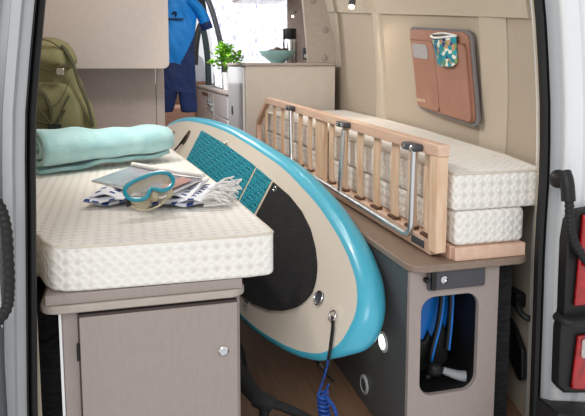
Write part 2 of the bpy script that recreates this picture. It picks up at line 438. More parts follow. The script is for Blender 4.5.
def mattress(name, poly, z0, z1, label, bev=.03, piping=True, rnd=.05, group=None):
    bm = B()
    # refine outline
    P = []
    n = len(poly)
    for i in range(n):
        a = Vector(poly[i]); b = Vector(poly[(i+1)%n])
        k = max(1, int((b-a).length/.08))
        for j in range(k): P.append(a.lerp(b, j/k))
    prism(bm, [(p.x, p.y) for p in P], 2, z0, z1)
    o = obj(name, bm, 'mattress', bevel=bev, seg=6, angle=60)
    tag(o, label, 'mattress', group)
    if piping:
        pts = [(p.x, p.y, z1-.004) for p in P]; c = Vector((sum(p.x for p in P)/len(P), sum(p.y for p in P)/len(P)))
        ins = []
        for p in P:
            d = (c-p); 
            ins.append((p.x, p.y, z1-.006))
        # inset slightly to sit on the rounded edge
        xs = [p.x for p in P]; cx = (min(xs)+max(xs))/2; ysx = [p.y for p in P]; cy = (min(ysx)+max(ysx))/2
        ins = [(p.x + .004*(1 if p.x < cx else -1), p.y+.004*(1 if p.y < cy else -1), z1-.005) for p in P]
        tb = tube(B(), ins+[ins[0]], .005, 8, 0)
        q = obj('piping', tb, 'piping', o)
    return o
lp = [(.440,1.86),(.425,2.1),(.398,2.6),(.35,3.2),(.305,3.7),(.285,4.10),(-.46,4.10),(-.46,2.35),(-.36,2.12),(-.245,1.95)]
# front edge with rounded corners
lp = lp + [(-.222,1.87),(-.195,1.82),(-.15,1.803),(-.05,1.798),(.36,1.79),(.425,1.797),(.441,1.815)]
mattress('mattress', lp, .866, 1.0, 'wide white quilted mattress of the left bed under towel and mask', bev=.016)

# ------------------------------------------------------------------ right bed
t = thing('garage_cabinet', (1.05, 1.8, FZ), 'grey-sided taupe cabinet with rounded cut-out under the right bed', 'cabinet')
hole = rrect(.934, .398, 1.148, .742, .05, 8)
obj('front_panel', plate_hole(rrect(.892, .181, 1.222, .833, 0), [hole], 1, 1.80, 1.82), 'taupe', t, bevel=.0015, angle=30)
bm = B(); box(bm, .8915, .906, 1.821, 4.6, .181, .833)
s = obj('side_panel', bm, 'side_grey', t, smooth=False); s['label'] = 'dark grey side panel'
bm = B(); box(bm, 1.208, 1.222, 1.821, 2.5, .181, .833); obj('side_panel', bm, 'taupe', t, smooth=False)
bm = B(); box(bm, .907, 1.207, 2.30, 2.315, .181, .833); obj('back_panel', bm, 'carpet', t, smooth=False)
bm = B(); box(bm, .907, 1.207, 1.821, 2.299, .33, .345); obj('bottom_panel', bm, 'blackplastic', t, smooth=False)
bm = plate_hole(rrect(.926, .390, 1.156, .750, .056, 8), [rrect(.9355, .3995, 1.1465, .7405, .049, 8)], 1, 1.8205, 2.295)
obj('opening_liner', bm, 'blackplastic', t)  # black tube carried to the back so the opening looks dark inside
lk = obj('lock_plate', prism(B(), rrect(.950, .768, 1.160, .838, .008), 1, 1.787, 1.7995), 'lockplate', t, bevel=.003); lk['label'] = 'anthracite lock plate'
obj('lock_bar', prism(B(), rrect(.958, .772, .974, .834, .005), 1, 1.776, 1.787), 'blackplastic', lk, bevel=.002)
obj('keyhole', lathe(B(), [(.012,0),(.012,.004),(.007,.006),(.004,.003)], (1.006,1.787,.803), 20, RX), 'chrome', lk)
obj('latch_knob', lathe(B(), [(.009,0),(.010,.01),(.006,.018)], (.944,1.795,.806), 16, RX), 'blackplastic', lk)
dl = [(1.995,.512,True),(2.16,.255+.06,False)]
wp = rrect(.884, 1.775, 1.335, 4.72, (0,0,.05,.06), 8)
o = obj('garage_worktop', prism(B(), wp, 2, .8335, .858), 'worktop', bevel=.004); tag(o, 'brown worktop with rounded front corners under the right bed frame', 'worktop')
def ring_light(y, z, lit, label):
    rot = Matrix.Rotation(-PI/2, 3, 'Y')
    t = thing('recessed_light' if lit else 'recess_ring', (.89, y, z), label, 'light' if lit else 'ring')
    obj('bezel', lathe(B(), [(.030,0),(.038,.001),(.038,.006),(.030,.009),(.026,.005)], (.8905,y,z), 32, rot), 'silver', t)
    obj('lens' if lit else 'inner_disc', lathe(B(), [(.001,.002),(.0245,.003),(.0245,.0075),(.001,.0085)], (.8905,y,z), 28, rot), 'spotlens' if lit else 'side_grey', t)
ring_light(1.995, .512, True, 'lit chrome downlight on dark cabinet side beside the board tail')
ring_light(2.166, .262, False, 'unlit round chrome ring low on the dark cabinet side')

# base frame on the worktop
t = thing('bed_plinth', (1.18, 1.8, .858), 'low beech base frame on brown worktop below the right mattresses', 'plinth')
obj('front_rail', bx(1.046, 1.312, 1.79, 1.812, .8585, .903), 'wood', t, bevel=.002)
obj('side_rail', bx(1.040, 1.062, 1.813, 4.60, .8585, .903), 'wood', t, bevel=.002)
obj('side_rail', bx(1.292, 1.312, 1.813, 4.60, .8585, .903), 'wood', t, bevel=.002)
obj('board', bx(1.063, 1.291, 1.813, 4.60, .890, .903), 'wood', t, smooth=False)
def rmat(z0, z1, x1, label):
    if x1 > 1.35: pol = [(1.042,1.80),(1.374,1.80),(1.384,1.82),(1.46,2.13),(1.52,2.55),(1.60,3.1),(1.66,3.7),(1.70,4.62),(1.042,4.62)]
    else: pol = [(1.052,1.80),(x1-.02,1.80),(x1,1.815),(x1+.03,2.1),(1.42,2.5),(1.42,4.60),(1.052,4.60)]
    return mattress('mattress', pol, z0, z1, label, bev=.018, piping=(x1 > 1.35))
rmat(.9035, 1.022, 1.318, 'lower white quilted mattress stacked on the right beech base')
rmat(1.0225, 1.152, 1.37, 'upper white quilted mattress stacked along the right wall')

# upright slatted frame, folded up along the aisle side
X0, X1 = 1.000, 1.034
t = thing('slatted_frame', (1.017, 3.2, .862), 'beech slatted bed frame standing upright beside the right mattresses', 'bed frame')
obj('top_rail', prism(B(), [(1.805,1.205),(4.28,1.235),(4.28,1.276),(1.805,1.244)], 0, .982, 1.024), 'wood', t, bevel=.003)
obj('bottom_rail', bx(.994, 1.024, 1.862, 4.62, .8625, .915), 'wood', t, bevel=.003)
obj('end_post', bx(.982, 1.022, 1.806, 1.861, .885, 1.2045), 'wood_v', t, bevel=.003)
obj('middle_post', bx(.996, 1.022, 3.03, 3.16, .9155, 1.221), 'wood_v', t, bevel=.003)
bm = B(); prism(bm, [(4.281,1.276),(4.62,1.08),(4.62,.9155),(4.58,.9155),(4.58,1.06),(4.281,1.236)], 0, .986, 1.022)
obj('chamfered_end', bm, 'wood', t, bevel=.002)
yc = [1.905,2.03,2.18,2.355,2.54,2.73,2.92,3.29,3.48,3.68,3.89,4.11,4.36]
for y in yc:
    zt = 1.206+.0121*(y-1.8) if y < 4.3 else 1.19
    bm = B(); n = 8; secs = []
    for k in range(n+1):
        z = .926+(zt-.926)*k/n; d = .004*math.sin(PI*k/n)
        secs.append([(1.004-d, y-.030, z), (1.004-d, y+.030, z), (1.013-d, y+.030, z), (1.013-d, y-.030, z)])
    obj('slat', loft(secs), 'wood_v', t, bevel=.0015)
    bm = B(); box(bm, .992, 1.020, y-.034, y+.034, .9155, .9255)
    obj('slat_holder', bm, 'wood_dark', t, bevel=.002)
obj('side_bracket', bx(.9905, .9935, 1.905, 2.00, .875, .900), 'plastic_grey', t, bevel=.001)
XT = .958
def arc(pts, r=.05, n=6):
    out = [Vector(pts[0])]
    for i in range(1, len(pts)-1):
        a, b, c = Vector(pts[i-1]), Vector(pts[i]), Vector(pts[i+1])
        u = (a-b).normalized()*r; w = (c-b).normalized()*r
        for k in range(n+1):
            s = k/n; out.append((b+u)*(1-s)**2 + b*2*s*(1-s) + (b+w)*s*s)
    out.append(Vector(pts[-1])); return out
obj('folding_leg', tube(B(), arc([(XT,1.925,1.215),(XT-.005,1.925,.912),(XT-.005,3.48,.935),(XT,3.52,1.25)], .055), .0115, 14), 'steel', t)
obj('folding_leg', tube(B(), [(XT,2.62,1.215),(XT-.004,2.655,.930)], .0105, 14), 'steel', t)
for y, z in ((1.925,1.222),(2.615,1.236),(3.52,1.250)):
    b = obj('pivot_bracket', prism(B(), rrect(y-.022, z-.013, y+.085, z+.013, .012), 0, .948, .9815), 'plastic_grey', t, bevel=.004)
    obj('bolt', lathe(B(), [(.010,0),(.010,.004),(.006,.007)], (.9478,y,z), 14, Matrix.Rotation(-PI/2,3,'Y')), 'chrome', b)
    obj('bolt', lathe(B(), [(.008,0),(.008,.003),(.005,.005)], (.9478,y+.058,z), 14, Matrix.Rotation(-PI/2,3,'Y')), 'chrome', b)

# ------------------------------------------------------------------ leather organiser on the wall
OM = None
def org_pt(u, v, d):      # u along the wall (0 far .. 1 near), v height 0..1, d out of the wall
    top = 1.715-.062*u; bot = 1.262-.034*u
    yf = 3.31-.10*(1-v); yn = 2.485-.11*(1-v)**1.6
    y = yf+(yn-yf)*u
    z = bot+(top-bot)*v
    bulge = .012*math.sin(PI*min(1, max(0, u))) + .02*(u**2)*(1-v)
    x = wallX(y, z)-.012-d-bulge
    return (x, y, z)
def org_sheet(u0, u1, v0, v1, d0, d1, r=.04, nu=14, nv=12):
    """solid sheet with rounded corners on the organiser surface"""
    bm = B()
    def sq(a, b):     # square to rounded square
        return a, b
    W_, H_ = .82, .46
    grid = {}
    for s, d in ((0, d0), (1, d1)):
        for i in range(nu+1):
            for j in range(nv+1):
                u = u0+(u1-u0)*i/nu; v = v0+(v1-v0)*j/nv
                # pull corners in
                px, py = (u-u0)*W_, (v-v0)*H_; qx, qy = (u1-u)*W_, (v1-v)*H_
                ax = min(px, qx); ay = min(py, qy)
                if ax < r and ay < r:
                    dx, dy = r-ax, r-ay; m = max(dx, dy); h = math.hypot(dx, dy)
                    if h > 1e-6:
                        k = m/h; nx, ny = dx*k, dy*k
                        sx = 1 if px < qx else -1; sy = 1 if py < qy else -1
                        u += sx*(dx-nx)/W_; v += sy*(dy-ny)/H_
                grid[s,i,j] = bm.verts.new(org_pt(u, v, d))
    for i in range(nu):
        for j in range(nv):
            for s in (0, 1): bm.faces.new((grid[s,i,j], grid[s,i+1,j], grid[s,i+1,j+1], grid[s,i,j+1]))
    for i in range(nu):
        for j in (0, nv): bm.faces.new((grid[0,i,j], grid[0,i+1,j], grid[1,i+1,j], grid[1,i,j]))
    for j in range(nv):
        for i in (0, nu): bm.faces.new((grid[0,i,j], grid[0,i,j+1], grid[1,i,j+1], grid[1,i,j]))
    return bm
t = thing('wall_organizer', (1.63, 3.05, 1.25), 'tan leather wall organiser with grey felt edge above the right mattress', 'organiser')
obj('felt_back', org_sheet(0, 1, 0, 1, 0, .010, .055), 'felt', t)
f = obj('leather_front', org_sheet(.022, .972, .03, .972, .0105, .018, .05), 'tan', t)
obj('pocket', org_sheet(.05, .485, .05, .84, .0185, .026, .03), 'tan', f)
obj('pocket', org_sheet(.505, .95, .05, .84, .0185, .030, .03), 'tan', f)
obj('window', org_sheet(.085, .385, .63, .80, .0265, .029, .022), 'mesh_w', f)['label'] = 'grey mesh window'
def surf_tube(uv, d, r):
    return tube(B(), [org_pt(u, v, d) for u, v in uv], r, 6, 3)
obj('seam', surf_tube([(.04,.845),(.2,.85),(.48,.845),(.7,.85),(.94,.845)], .024, .0025), 'tan_s', f)
obj('seam', surf_tube([(.495,.06),(.495,.3),(.495,.6),(.495,.84)], .022, .003), 'tan_s', f)
# small embossed lettering
bm = B()
def stroke(bm, uv, d, r): tube(bm, [org_pt(u, v, d) for u, v in uv], r, 5, 0)
u = .07
for k, ch in enumerate([[(0,1),(.5,0),(1,1)], [(0,0),(.5,1),(1,0)], [(0,0),(0,1),(.8,.8),(0,.5),(.8,0)], [(.4,0),(.4,1)], [(.1,.1),(.1,.9),(.8,.9),(.8,.1),(.1,.1)]]):
    stroke(bm, [(u+.034*k+a*.028, .095+b*.036+.004*k) for a, b in ch], .027, .0022)
obj('lettering', bm, 'goldprint', f)['label'] = 'small cream lettering'
t2 = thing('patterned_case', org_pt(.62, .72, .05), 'flower-patterned white-rimmed case tucked in the right organiser pocket', 'case')
bm = B(); prism(bm, [], 0, 0, 0) if False else None
def case_sheet(u0, u1, v0, v1, d0, bul, inset=0):
    bm = B(); nu, nv = 12, 10; G = {}
    for s in (0, 1):
        for i in range(nu+1):
            for j in range(nv+1):
                a = i/nu; b = j/nv
                u = u0+(u1-u0)*a; v = v0+(v1-v0)*b
                taper = .06*(1-b); u = (u-(u0+u1)/2)*(1-taper)+(u0+u1)/2
                if j < 3:
                    e = (3-j)/3*.05*(abs(a-.5)*2)**4; v += e*1.2
                dd = d0+(bul*math.sin(PI*a)**.6*(0.5+.5*b) if s else 0)
                if s and j == nv: v -= .03*math.sin(PI*a)
                if not s and j == nv: v += .02*math.sin(PI*a)
                G[s,i,j] = bm.verts.new(org_pt(u, v, dd))
    for i in range(nu):
        for j in range(nv):
            for s in (0, 1): bm.faces.new((G[s,i,j], G[s,i+1,j], G[s,i+1,j+1], G[s,i,j+1]))
    for i in range(nu): bm.faces.new((G[0,i,0], G[0,i+1,0], G[1,i+1,0], G[1,i,0]))
    for j in range(nv):
        for i in (0, nu): bm.faces.new((G[0,i,j], G[0,i,j+1], G[1,i,j+1], G[1,i,j]))
    rim = [G[1,i,nv].co.copy() for i in range(nu+1)]; rim2 = [G[0,i,nv].co.copy() for i in range(nu+1)]
    return bm, rim, rim2
cb, rim, rim2 = case_sheet(.545, .86, .59, .93, .034, .05)
obj('case_body', cb, 'floral', t2)
obj('white_rim', tube(B(), rim+rim2[::-1]+[rim[0]], .005, 8), 'white', t2)
bm = B(); a = [bm.verts.new(p+Vector((0,0,-.008))) for p in rim]; b = [bm.verts.new(p+Vector((0,0,-.008))) for p in rim2]
for i in range(len(a)-1):
    bm.faces.new((a[i], a[i+1], b[i+1], b[i]))
obj('dark_inside', bm, 'plastic_grey', t2)

# ------------------------------------------------------------------ reading spots
def reading_spot(x, y, z, name_lbl, s=1.0, tilt=(-.3,-.55,-.78)):
    d = Vector(tilt).normalized(); t = thing('reading_spot', (x, y, z+.06*s), name_lbl, 'lamp')
    q = Vector((0,0,1)).rotation_difference(d).to_matrix()
    obj('lamp_mount', tube(B(), [(x+.03, y, z+.10*s), (x, y, z+.055*s)], .012*s, 10), 'plastic_grey', t)
    obj('lamp_head', lathe(B(), [(.014*s,0),(.022*s,.01*s),(.024*s,.065*s),(.021*s,.066*s)], Vector((x,y,z))-d*.045*s+Vector((0,0,.03*s)), 20, q), 'plastic_grey' if s > .9 else 'chrome', t)
    obj('bulb', lathe(B(), [(.002,0),(.020*s,.001),(.016*s,.008*s),(.002,.012*s)], Vector((x,y,z))+d*.0215*s+Vector((0,0,.03*s)), 20, q), 'bulb', t)
reading_spot(1.50, 3.97, 1.868, 'lit grey reading spot high on the right wall')
reading_spot(1.44, 5.20, 1.90, 'small silver reading spot above the steel flask', .5, (-.5,-.3,-.7))

# ------------------------------------------------------------------ kitchen
t = thing('kitchen_tower', (1.28, 4.75, FZ), 'tall beige kitchen unit with rear panel behind the slatted frame', 'kitchen unit')
obj('body', bx(.935, 1.66, 4.752, 5.44, FZ, 1.495), 'cream', t, bevel=.003)
d = obj('door', prism(B(), rrect(4.765, FZ+.08, 5.43, 1.488, .012), 0, .917, .934), 'kitchen', t, bevel=.004); d['label'] = 'glossy white side door'
obj('handle', prism(B(), rrect(5.20, 1.09, 5.235, 1.16, .012), 0, .908, .9165), 'plastic_grey', d, bevel=.002)
bm = plate_hole(rrect(1.100, .955+.01, 1.205, 1.045+.01, .006), [rrect(1.112, .975, 1.193, 1.045, .004)], 1, 4.744, 4.7515)
fr = obj('socket_frame', bm, 'plastic_grey', t); fr['label'] = 'grey socket plate'
obj('socket_cover', bx(1.118, 1.187, 4.746, 4.751, .981, 1.039), 'felt', fr, bevel=.002)
o = obj('tower_worktop', prism(B(), rrect(.905, 4.735, 1.672, 5.46, (0,0,.02,.04)), 2, 1.496, 1.516), 'taupe_edge', bevel=.004)
tag(o, 'thin beige worktop on the tall kitchen unit carrying bowl and flask', 'worktop')
t = thing('kitchen_cabinet', (1.3, 6.5, FZ), 'low white kitchen cabinet with drawers beyond the tall unit', 'cabinet')
obj('body', bx(.935, 1.70, 5.50, 7.70, FZ, 1.235), 'kitchen', t, smooth=False)
def front(y0, y1, z0, z1, nm):
    return obj(nm, prism(B(), rrect(y0, z0, y1, z1, .01), 0, .918, .934), 'kitchen', t, bevel=.003)
d1 = front(6.34, 7.68, FZ+.1, 1.225, 'door'); d2 = front(5.51, 6.33, 1.02, 1.225, 'drawer'); d3 = front(5.51, 6.33, FZ+.1, 1.01, 'drawer')
obj('recessed_handle', prism(B(), rrect(6.75, 1.165, 7.22, 1.20, .012), 0, .912, .9175), 'wood_dark', d1)
obj('handle', prism(B(), rrect(5.78, .90, 5.86, .965, .012), 0, .908, .9175), 'plastic_grey', d3)
for (yy, zz, rr) in ((6.50,1.09,.025),(6.62,1.13,.02),(6.44,1.04,.018),(6.58,1.05,.02),(6.70,1.09,.016)):
    obj('gas_tap', lathe(B(), [(rr,0),(rr*1.05,.02),(rr*.5,.03)], (.9175,yy,zz), 14, Matrix.Rotation(-PI/2,3,'Y')), 'chrome', d1)
o = obj('kitchen_worktop', prism(B(), rrect(.905, 5.48, 1.72, 7.71, (0,.05,.01,0)), 2, 1.236, 1.262), 'taupe_edge', bevel=.004)
tag(o, 'pale worktop of the low kitchen cabinet holding the hob', 'worktop')
t = thing('gas_hob', (1.25, 6.3, 1.2625), 'black glass gas hob on the low kitchen worktop', 'hob')
obj('glass_plate', prism(B(), rrect(.99, 5.96, 1.45, 6.84, .02), 2, 1.2625, 1.272), 'glass_hob', t, bevel=.002)
for yy in (6.2, 6.6):
    bm = B()
    for a in range(4):
        c, s_ = math.cos(a*PI/2+.78), math.sin(a*PI/2+.78)
        tube(bm, [(1.2+c*.03, yy+s_*.03, 1.30), (1.2+c*.11, yy+s_*.11, 1.30), (1.2+c*.12, yy+s_*.12, 1.273)], .006, 6)
    obj('pan_support', bm, 'blackplastic', t)
    obj('burner', lathe(B(), [(.05,0),(.05,.012),(.03,.018)], (1.2,yy,1.2725), 20), 'blackplastic', t)

# column panel with round caps
secs = []
for z, xa, xb in ((1.5165,1.44,1.672),(1.65,1.428,1.665),(1.80,1.414,1.625),(1.95,1.40,1.59),(2.1,1.38,1.54),(2.42,1.34,1.48)):
    secs.append([(xa,4.76,z),(xb,4.76,z),(xb,4.80,z),(xa,4.80,z)])
t = thing('column_panel', (1.55, 4.76, 1.5), 'beige upright panel with round cover caps on the tall kitchen unit', 'panel')
obj('panel_board', loft(secs), 'taupe_edge', t, bevel=.003, angle=25)
for (x, z) in ((1.578,1.775),(1.572,1.558),(1.478,1.995)):
    obj('cover_cap', lathe(B(), [(.026,0),(.026,.006),(.018,.010)], (x,4.7598,z), 22, RX), 'taupe', t)
# wall behind the flask
struct('trim_14', bx(1.455, 1.70, 5.44, 5.47, 1.517, 2.42), 'wardrobe', smooth=False)
t = thing('power_socket', (1.60, 5.1, 1.55), 'small shiny double socket on the lining right of the steel flask', 'socket')
obj('socket_plate', prism(B(), rrect(1.515, 1.545, 1.61, 1.645, .012), 1, 5.16, 5.18), 'plastic_grey', t, bevel=.003)
bm = B(); lathe(bm, [(.018,0),(.018,.008),(.012,.008),(.01,.002)], (1.54,5.16,1.575), 16, RX); lathe(bm, [(.02,0),(.02,.008),(.013,.008),(.01,.002)], (1.582,5.16,1.61), 16, RX)
obj('socket_ring', bm, 'white', t)
# overhead locker over the kitchen and its rounded corner
o = obj('overhead_locker', prism(B(), rrect(.975, 2.04, 1.42, 2.41, (0,0,.05,.05)), 1, 5.2, 5.6), 'panel', bevel=.006)
tag(o, 'beige overhead locker with rounded lower corners above the kitchen', 'locker')

# things on the tall unit
t = thing('bowl', (1.275, 5.1, 1.5165), 'pale teal bowl on the tall kitchen unit', 'bowl')
obj('bowl_body', lathe(B(), [(.055,0),(.06,.008),(.095,.035),(.13,.06),(.152,.092),(.154,.10),(.147,.10),(.12,.062),(.08,.03),(.03,.018)], (1.275,5.1,1.5165), 40), 'bowl', t)
for k, (dx, dy) in enumerate(((-.05,0),(.03,-.02),(.0,.05),(.065,.02),(-.01,-.03))):
    o = obj('fruit', lathe(B(), [(.006,0),(.03,.008),(.038,.026),(.03,.044),(.008,.052)], (1.275+dx,5.1+dy,1.578+.004*k), 16), 'nut')
    tag(o, 'small brown round fruit in the pale teal bowl', 'fruit', 'brown fruit in the bowl')
t = thing('steel_flask', (1.440, 5.32, 1.5165), 'stainless steel flask with black lid beside the teal bowl', 'flask')
obj('flask_body', lathe(B(), [(.052,0),(.055,.005),(.055,.20),(.052,.205)], (1.440,5.32,1.5165), 28), 'steel', t)
obj('lid', lathe(B(), [(.056,0),(.058,.004),(.058,.085),(.054,.09)], (1.440,5.32,1.7222), 28), 'blackplastic', t)
bm = B()
for k in range(8):
    a = k*PI/4+.2
    tube(bm, [(1.440+.058*math.cos(a), 5.32+.058*math.sin(a), 1.521), (1.440+.058*math.cos(a), 5.32+.058*math.sin(a), 1.70)], .004, 6)
obj('ribs', bm, 'plastic_grey', t)

# potted basil on the low worktop
t = thing('potted_basil', (.985, 5.86, 1.2625), 'leafy green basil in a white pot beside the tall kitchen unit', 'plant')
px, py, pz = .985, 5.86, 1.2628
obj('pot', lathe(B(), [(.035,0),(.04,.004),(.052,.16),(.055,.17),(.049,.17),(.046,.15)], (px,py,pz), 28), 'white', t)
obj('soil', lathe(B(), [(.002,0),(.045,0),(.045,.006),(.002,.008)], (px,py,pz+.15), 20), 'soil', t)
bm = B(); tips = []
for k in range(16):
    a = random.uniform(0, 2*PI); r = random.uniform(.02, .14); h = random.uniform(.10, .26)
    tip = Vector((px+r*math.cos(a), py+r*math.sin(a), pz+.155+h)); tips.append(tip)
    tube(bm, [(px+.02*math.cos(a), py+.02*math.sin(a), pz+.155), (px+.5*r*math.cos(a), py+.5*r*math.sin(a), pz+.155+h*.6), tip], .0025, 5, 3)
obj('stems', bm, 'stem', t)
bm = B()
for tip in tips:
    for k in range(16):
        c = tip+Vector((random.gauss(0,.03), random.gauss(0,.03), random.gauss(-.02,.03)))
        d = Vector((random.gauss(0,1), random.gauss(0,1), random.uniform(-.2,.7))).normalized()
        s = d.cross(Vector((0,0,1))).normalized(); n = s.cross(d); L_ = random.uniform(.045,.07); W_ = L_*.42
        pr = [(0,0,0),(.25,.7,.05),(.55,1,.10),(.85,.55,.06),(1,0,-.02)]
        mid = [bm.verts.new(c+d*L_*a+n*L_*h) for a, w, h in pr]
        for sg in (1, -1):
            e = [bm.verts.new(c+d*L_*a+s*W_*w*sg+n*L_*(h+.12*w)) for a, w, h in pr[1:4]]
            bm.faces.new((mid[0], mid[1], e[0])); bm.faces.new((mid[1], mid[2], e[1], e[0])); bm.faces.new((mid[2], mid[3], e[2], e[1])); bm.faces.new((mid[3], mid[4], e[2]))
obj('leaves', bm, 'leaf', t)

# ------------------------------------------------------------------ cab: blind, window frame, seat
t = thing('window_blind', (1.5, 6.9, 1.3), 'bright translucent crinkled blind glowing behind the kitchen', 'blind')
secs = []
for i in range(40):
    a = i/39; x0 = 1.02+a*.95
    secs.append([(x0+ (.0), 6.9+.03*math.sin(a*38), 1.275), (x0-.02, 6.9+.03*math.sin(a*38+.6), 1.7), (x0-.12, 6.9+.03*math.sin(a*38+1), 2.4),
                 (x0-.12, 6.906+.03*math.sin(a*38+1), 2.4), (x0-.02, 6.906+.03*math.sin(a*38+.6), 1.7), (x0, 6.906+.03*math.sin(a*38), 1.275)])
obj('blind_cloth', loft(secs), 'blind', t, angle=80)
def post(pts, w, m, name, label=None):
    return tube(B(), pts, w, 10, 6)
t = thing('cab_door_frame', (1.1, 7.2, 1.25), 'dark curved cab door frame between the wetsuit and the bright blind', 'door frame')
obj('front_post', tube(B(), [(.96,7.0,1.28),(.95,7.0,1.6),(.90,7.0,1.95),(.82,7.0,2.12),(.72,7.0,2.4)], .03, 10, 6), 'cabdark', t)
obj('rear_post', tube(B(), [(1.14,7.4,1.275),(1.125,7.4,1.6),(1.09,7.4,1.9),(1.0,7.4,2.2),(.9,7.4,2.4)], .032, 10, 6), 'cabdark', t)
obj('inner_post', tube(B(), [(1.04,7.4,1.275),(1.02,7.4,1.7),(.96,7.4,2.0),(.9,7.4,2.12)], .016, 8, 6), 'dash', t)
obj('seat_belt_post', tube(B(), [(.84,7.2,1.5),(.86,7.2,1.75),(.90,7.2,1.92),(.97,7.2,2.02),(1.02,7.2,2.02)], .034, 8, 6), 'blackplastic', t)
obj('door_card', bx(1.14, 1.32, 7.80, 7.84, FZ, 1.40), 'cabdark', t, smooth=False)
struct('trim_15', tube(B(), [(.78,6.6,2.42),(.92,6.6,2.15),(1.0,6.6,1.9),(1.06,6.6,1.6),(1.08,6.6,1.27)], .028, 10, 6), 'plastic_grey')
t = thing('cab_seat', (.62, 6.4, FZ), 'pale grey cab seat with brown lower back beyond the wetsuit', 'seat')
secs = []
for z, hw, dy, hd in ((1.02,.26,0,.07),(1.25,.26,.02,.08),(1.45,.25,.05,.08),(1.58,.22,.07,.07),(1.66,.13,.09,.05),(1.70,.05,.09,.03)):
    secs.append([(.62+hw*math.cos(a)*abs(math.cos(a))**-.4 if abs(math.cos(a)) > 1e-3 else .62, 6.35+dy+hd*math.sin(a), z) for a in [2*PI*k/20+.01 for k in range(20)]])
obj('backrest', loft(secs), 'seat', t)
secs = [[(.62+hw*math.cos(a), 6.5+hd*math.sin(a), z) for a in [2*PI*k/20 for k in range(20)]] for z, hw, hd in ((1.70,.11,.04),(1.74,.15,.06),(1.86,.15,.06),(1.93,.12,.05),(1.96,.05,.02))]
obj('headrest', loft(secs), 'seat', t)
obj('lower_back', prism(B(), rrect(.30, FZ+.3, .885, 1.30, .06), 1, 6.10, 6.26), 'seatbrown', t, bevel=.03, seg=4)
obj('seat_base', bx(.36, .88, 6.1, 6.7, FZ, FZ+.29), 'dash', t, bevel=.02)
t.location += Vector((.20, 1.62, 0))
# rear bench / step wall that closes the aisle behind the wetsuit
o = obj('bench', bx(-.2, .66, 5.7, 6.02, FZ, 1.13), 'seatbrown', bevel=.02, seg=3); tag(o, 'brown upholstered bench end beyond the wetsuit and board nose', 'bench')

# ------------------------------------------------------------------ left overhead cabinet and wardrobe panel
bm = prism(B(), rrect(-.60, 1.478, .300, 2.41, (0,0,0,.035), 8), 1, 3.90, 3.925)
t = thing('overhead_cabinet', (-.1, 3.9, 1.478), 'glossy taupe overhead cabinet end with rounded corner above the left bed', 'cabinet')
obj('end_panel', bm, 'panel', t, bevel=.003)
obj('carcass', bx(-.48, .27, 3.926, 4.13, 1.50, 2.40), 'wardrobe', t, smooth=False)
t = thing('wardrobe', (-.1, 4.14, FZ), 'darker taupe wardrobe wall behind backpack and rolled blanket', 'wardrobe')
obj('back_wall', bx(-.52, .228, 4.145, 4.165, FZ, 2.40), 'wardrobe', t, smooth=False)
obj('edge_post', bx(.231, .283, 4.14, 4.17, FZ, 2.40), 'wardrobe', t, bevel=.004)

# ------------------------------------------------------------------ wetsuit on the wardrobe's far side
t = thing('wetsuit', (.50, 4.95, 2.05), 'short-sleeved blue and navy wetsuit hanging beyond the taupe wardrobe', 'wetsuit')
def garment(outl, yc, th, mt, name):
    """outl: rows of (z, x_left, x_right); gives an inflated closed shape"""
    secs = []
    n = 18
    for z, a, b in outl:
        c = (a+b)/2; hw = (b-a)/2
        secs.append([(c+hw*math.cos(2*PI*k/n), yc+min(th, hw)*math.sin(2*PI*k/n)*(1+.12*math.sin(z*40+k)), z) for k in range(n)])
    return obj(name, loft(secs), mt, t, sub=1)
X = lambda v: v
WR = [(1.20,.322,.592),(1.30,.318,.590),(1.38,.316,.588),(1.50,.318,.582),(1.62,.312,.578),(1.74,.302,.585),(1.84,.29,.60),(1.92,.285,.615),(1.98,.29,.61),(2.03,.33,.575),(2.07,.38,.54)]
def suit():
    bm = B(); nz, n = 120, 72; V = []
    for k in range(nz+1):
        z = 1.29+(2.07-1.29)*k/nz
        a = lerp_tab([(r[0], r[1]) for r in WR], z); b = lerp_tab([(r[0], r[2]) for r in WR], z); c, hw = (a+b)/2, (b-a)/2
        row = []
        for j in range(n):
            th_ = 2*PI*j/n; x = c+hw*math.copysign(abs(math.cos(th_))**.8, math.cos(th_))
            y = 5.0+.042*math.copysign(abs(math.sin(th_))**.7, math.sin(th_))
            y += .022*noise.noise(Vector((x*7, z*5, 1)))+.012*noise.noise(Vector((x*22+z*10, z*9, 4)))
            row.append(bm.verts.new((x, y, z)))
        V.append(row)
    for p, q in zip(V, V[1:]):
        for j in range(n):
            f = bm.faces.new((p[j], p[(j+1)%n], q[(j+1)%n], q[j])); m = f.calc_center_median()
            edge = 1.50+.02*math.sin(m.x*20)+max(0, (m.x-.46))*2.1+max(0, .36-m.x)*1.0
            f.material_index = 0 if m.z > edge else 1
    bm.faces.new(V[0]).material_index = 1; bm.faces.new(V[-1][::-1]).material_index = 1
    return bm
obj('torso', suit(), None, t, mats=['wetblue', 'wetnavy'])
def suit_leg(x0t, x1t, x0b, x1b, zb):
    secs = []
    for k in range(9):
        a = k/8; z = 1.31+(zb-1.31)*a; lo_ = x0t+(x0b-x0t)*a; hi_ = x1t+(x1b-x1t)*a; c, hw = (lo_+hi_)/2, (hi_-lo_)/2
        secs.append([(c+hw*math.cos(2*PI*j/18), 5.0+.036*math.sin(2*PI*j/18)+.018*noise.noise(Vector((c*9, z*9, j*.1))), z) for j in range(18)])
    return loft(secs)
obj('leg', suit_leg(.315,.455,.29,.405,1.13), 'wetnavy', t, sub=1)
obj('leg', suit_leg(.445,.590,.465,.600,1.125), 'wetnavy', t, sub=1)
obj('sleeve', tube(B(), [(.54,5.0,2.0),(.60,4.995,1.95),(.645,4.99,1.885),(.668,4.985,1.82)], lambda q: .070+.004*q, 14, 5, flat=.6), 'wetblue', t)
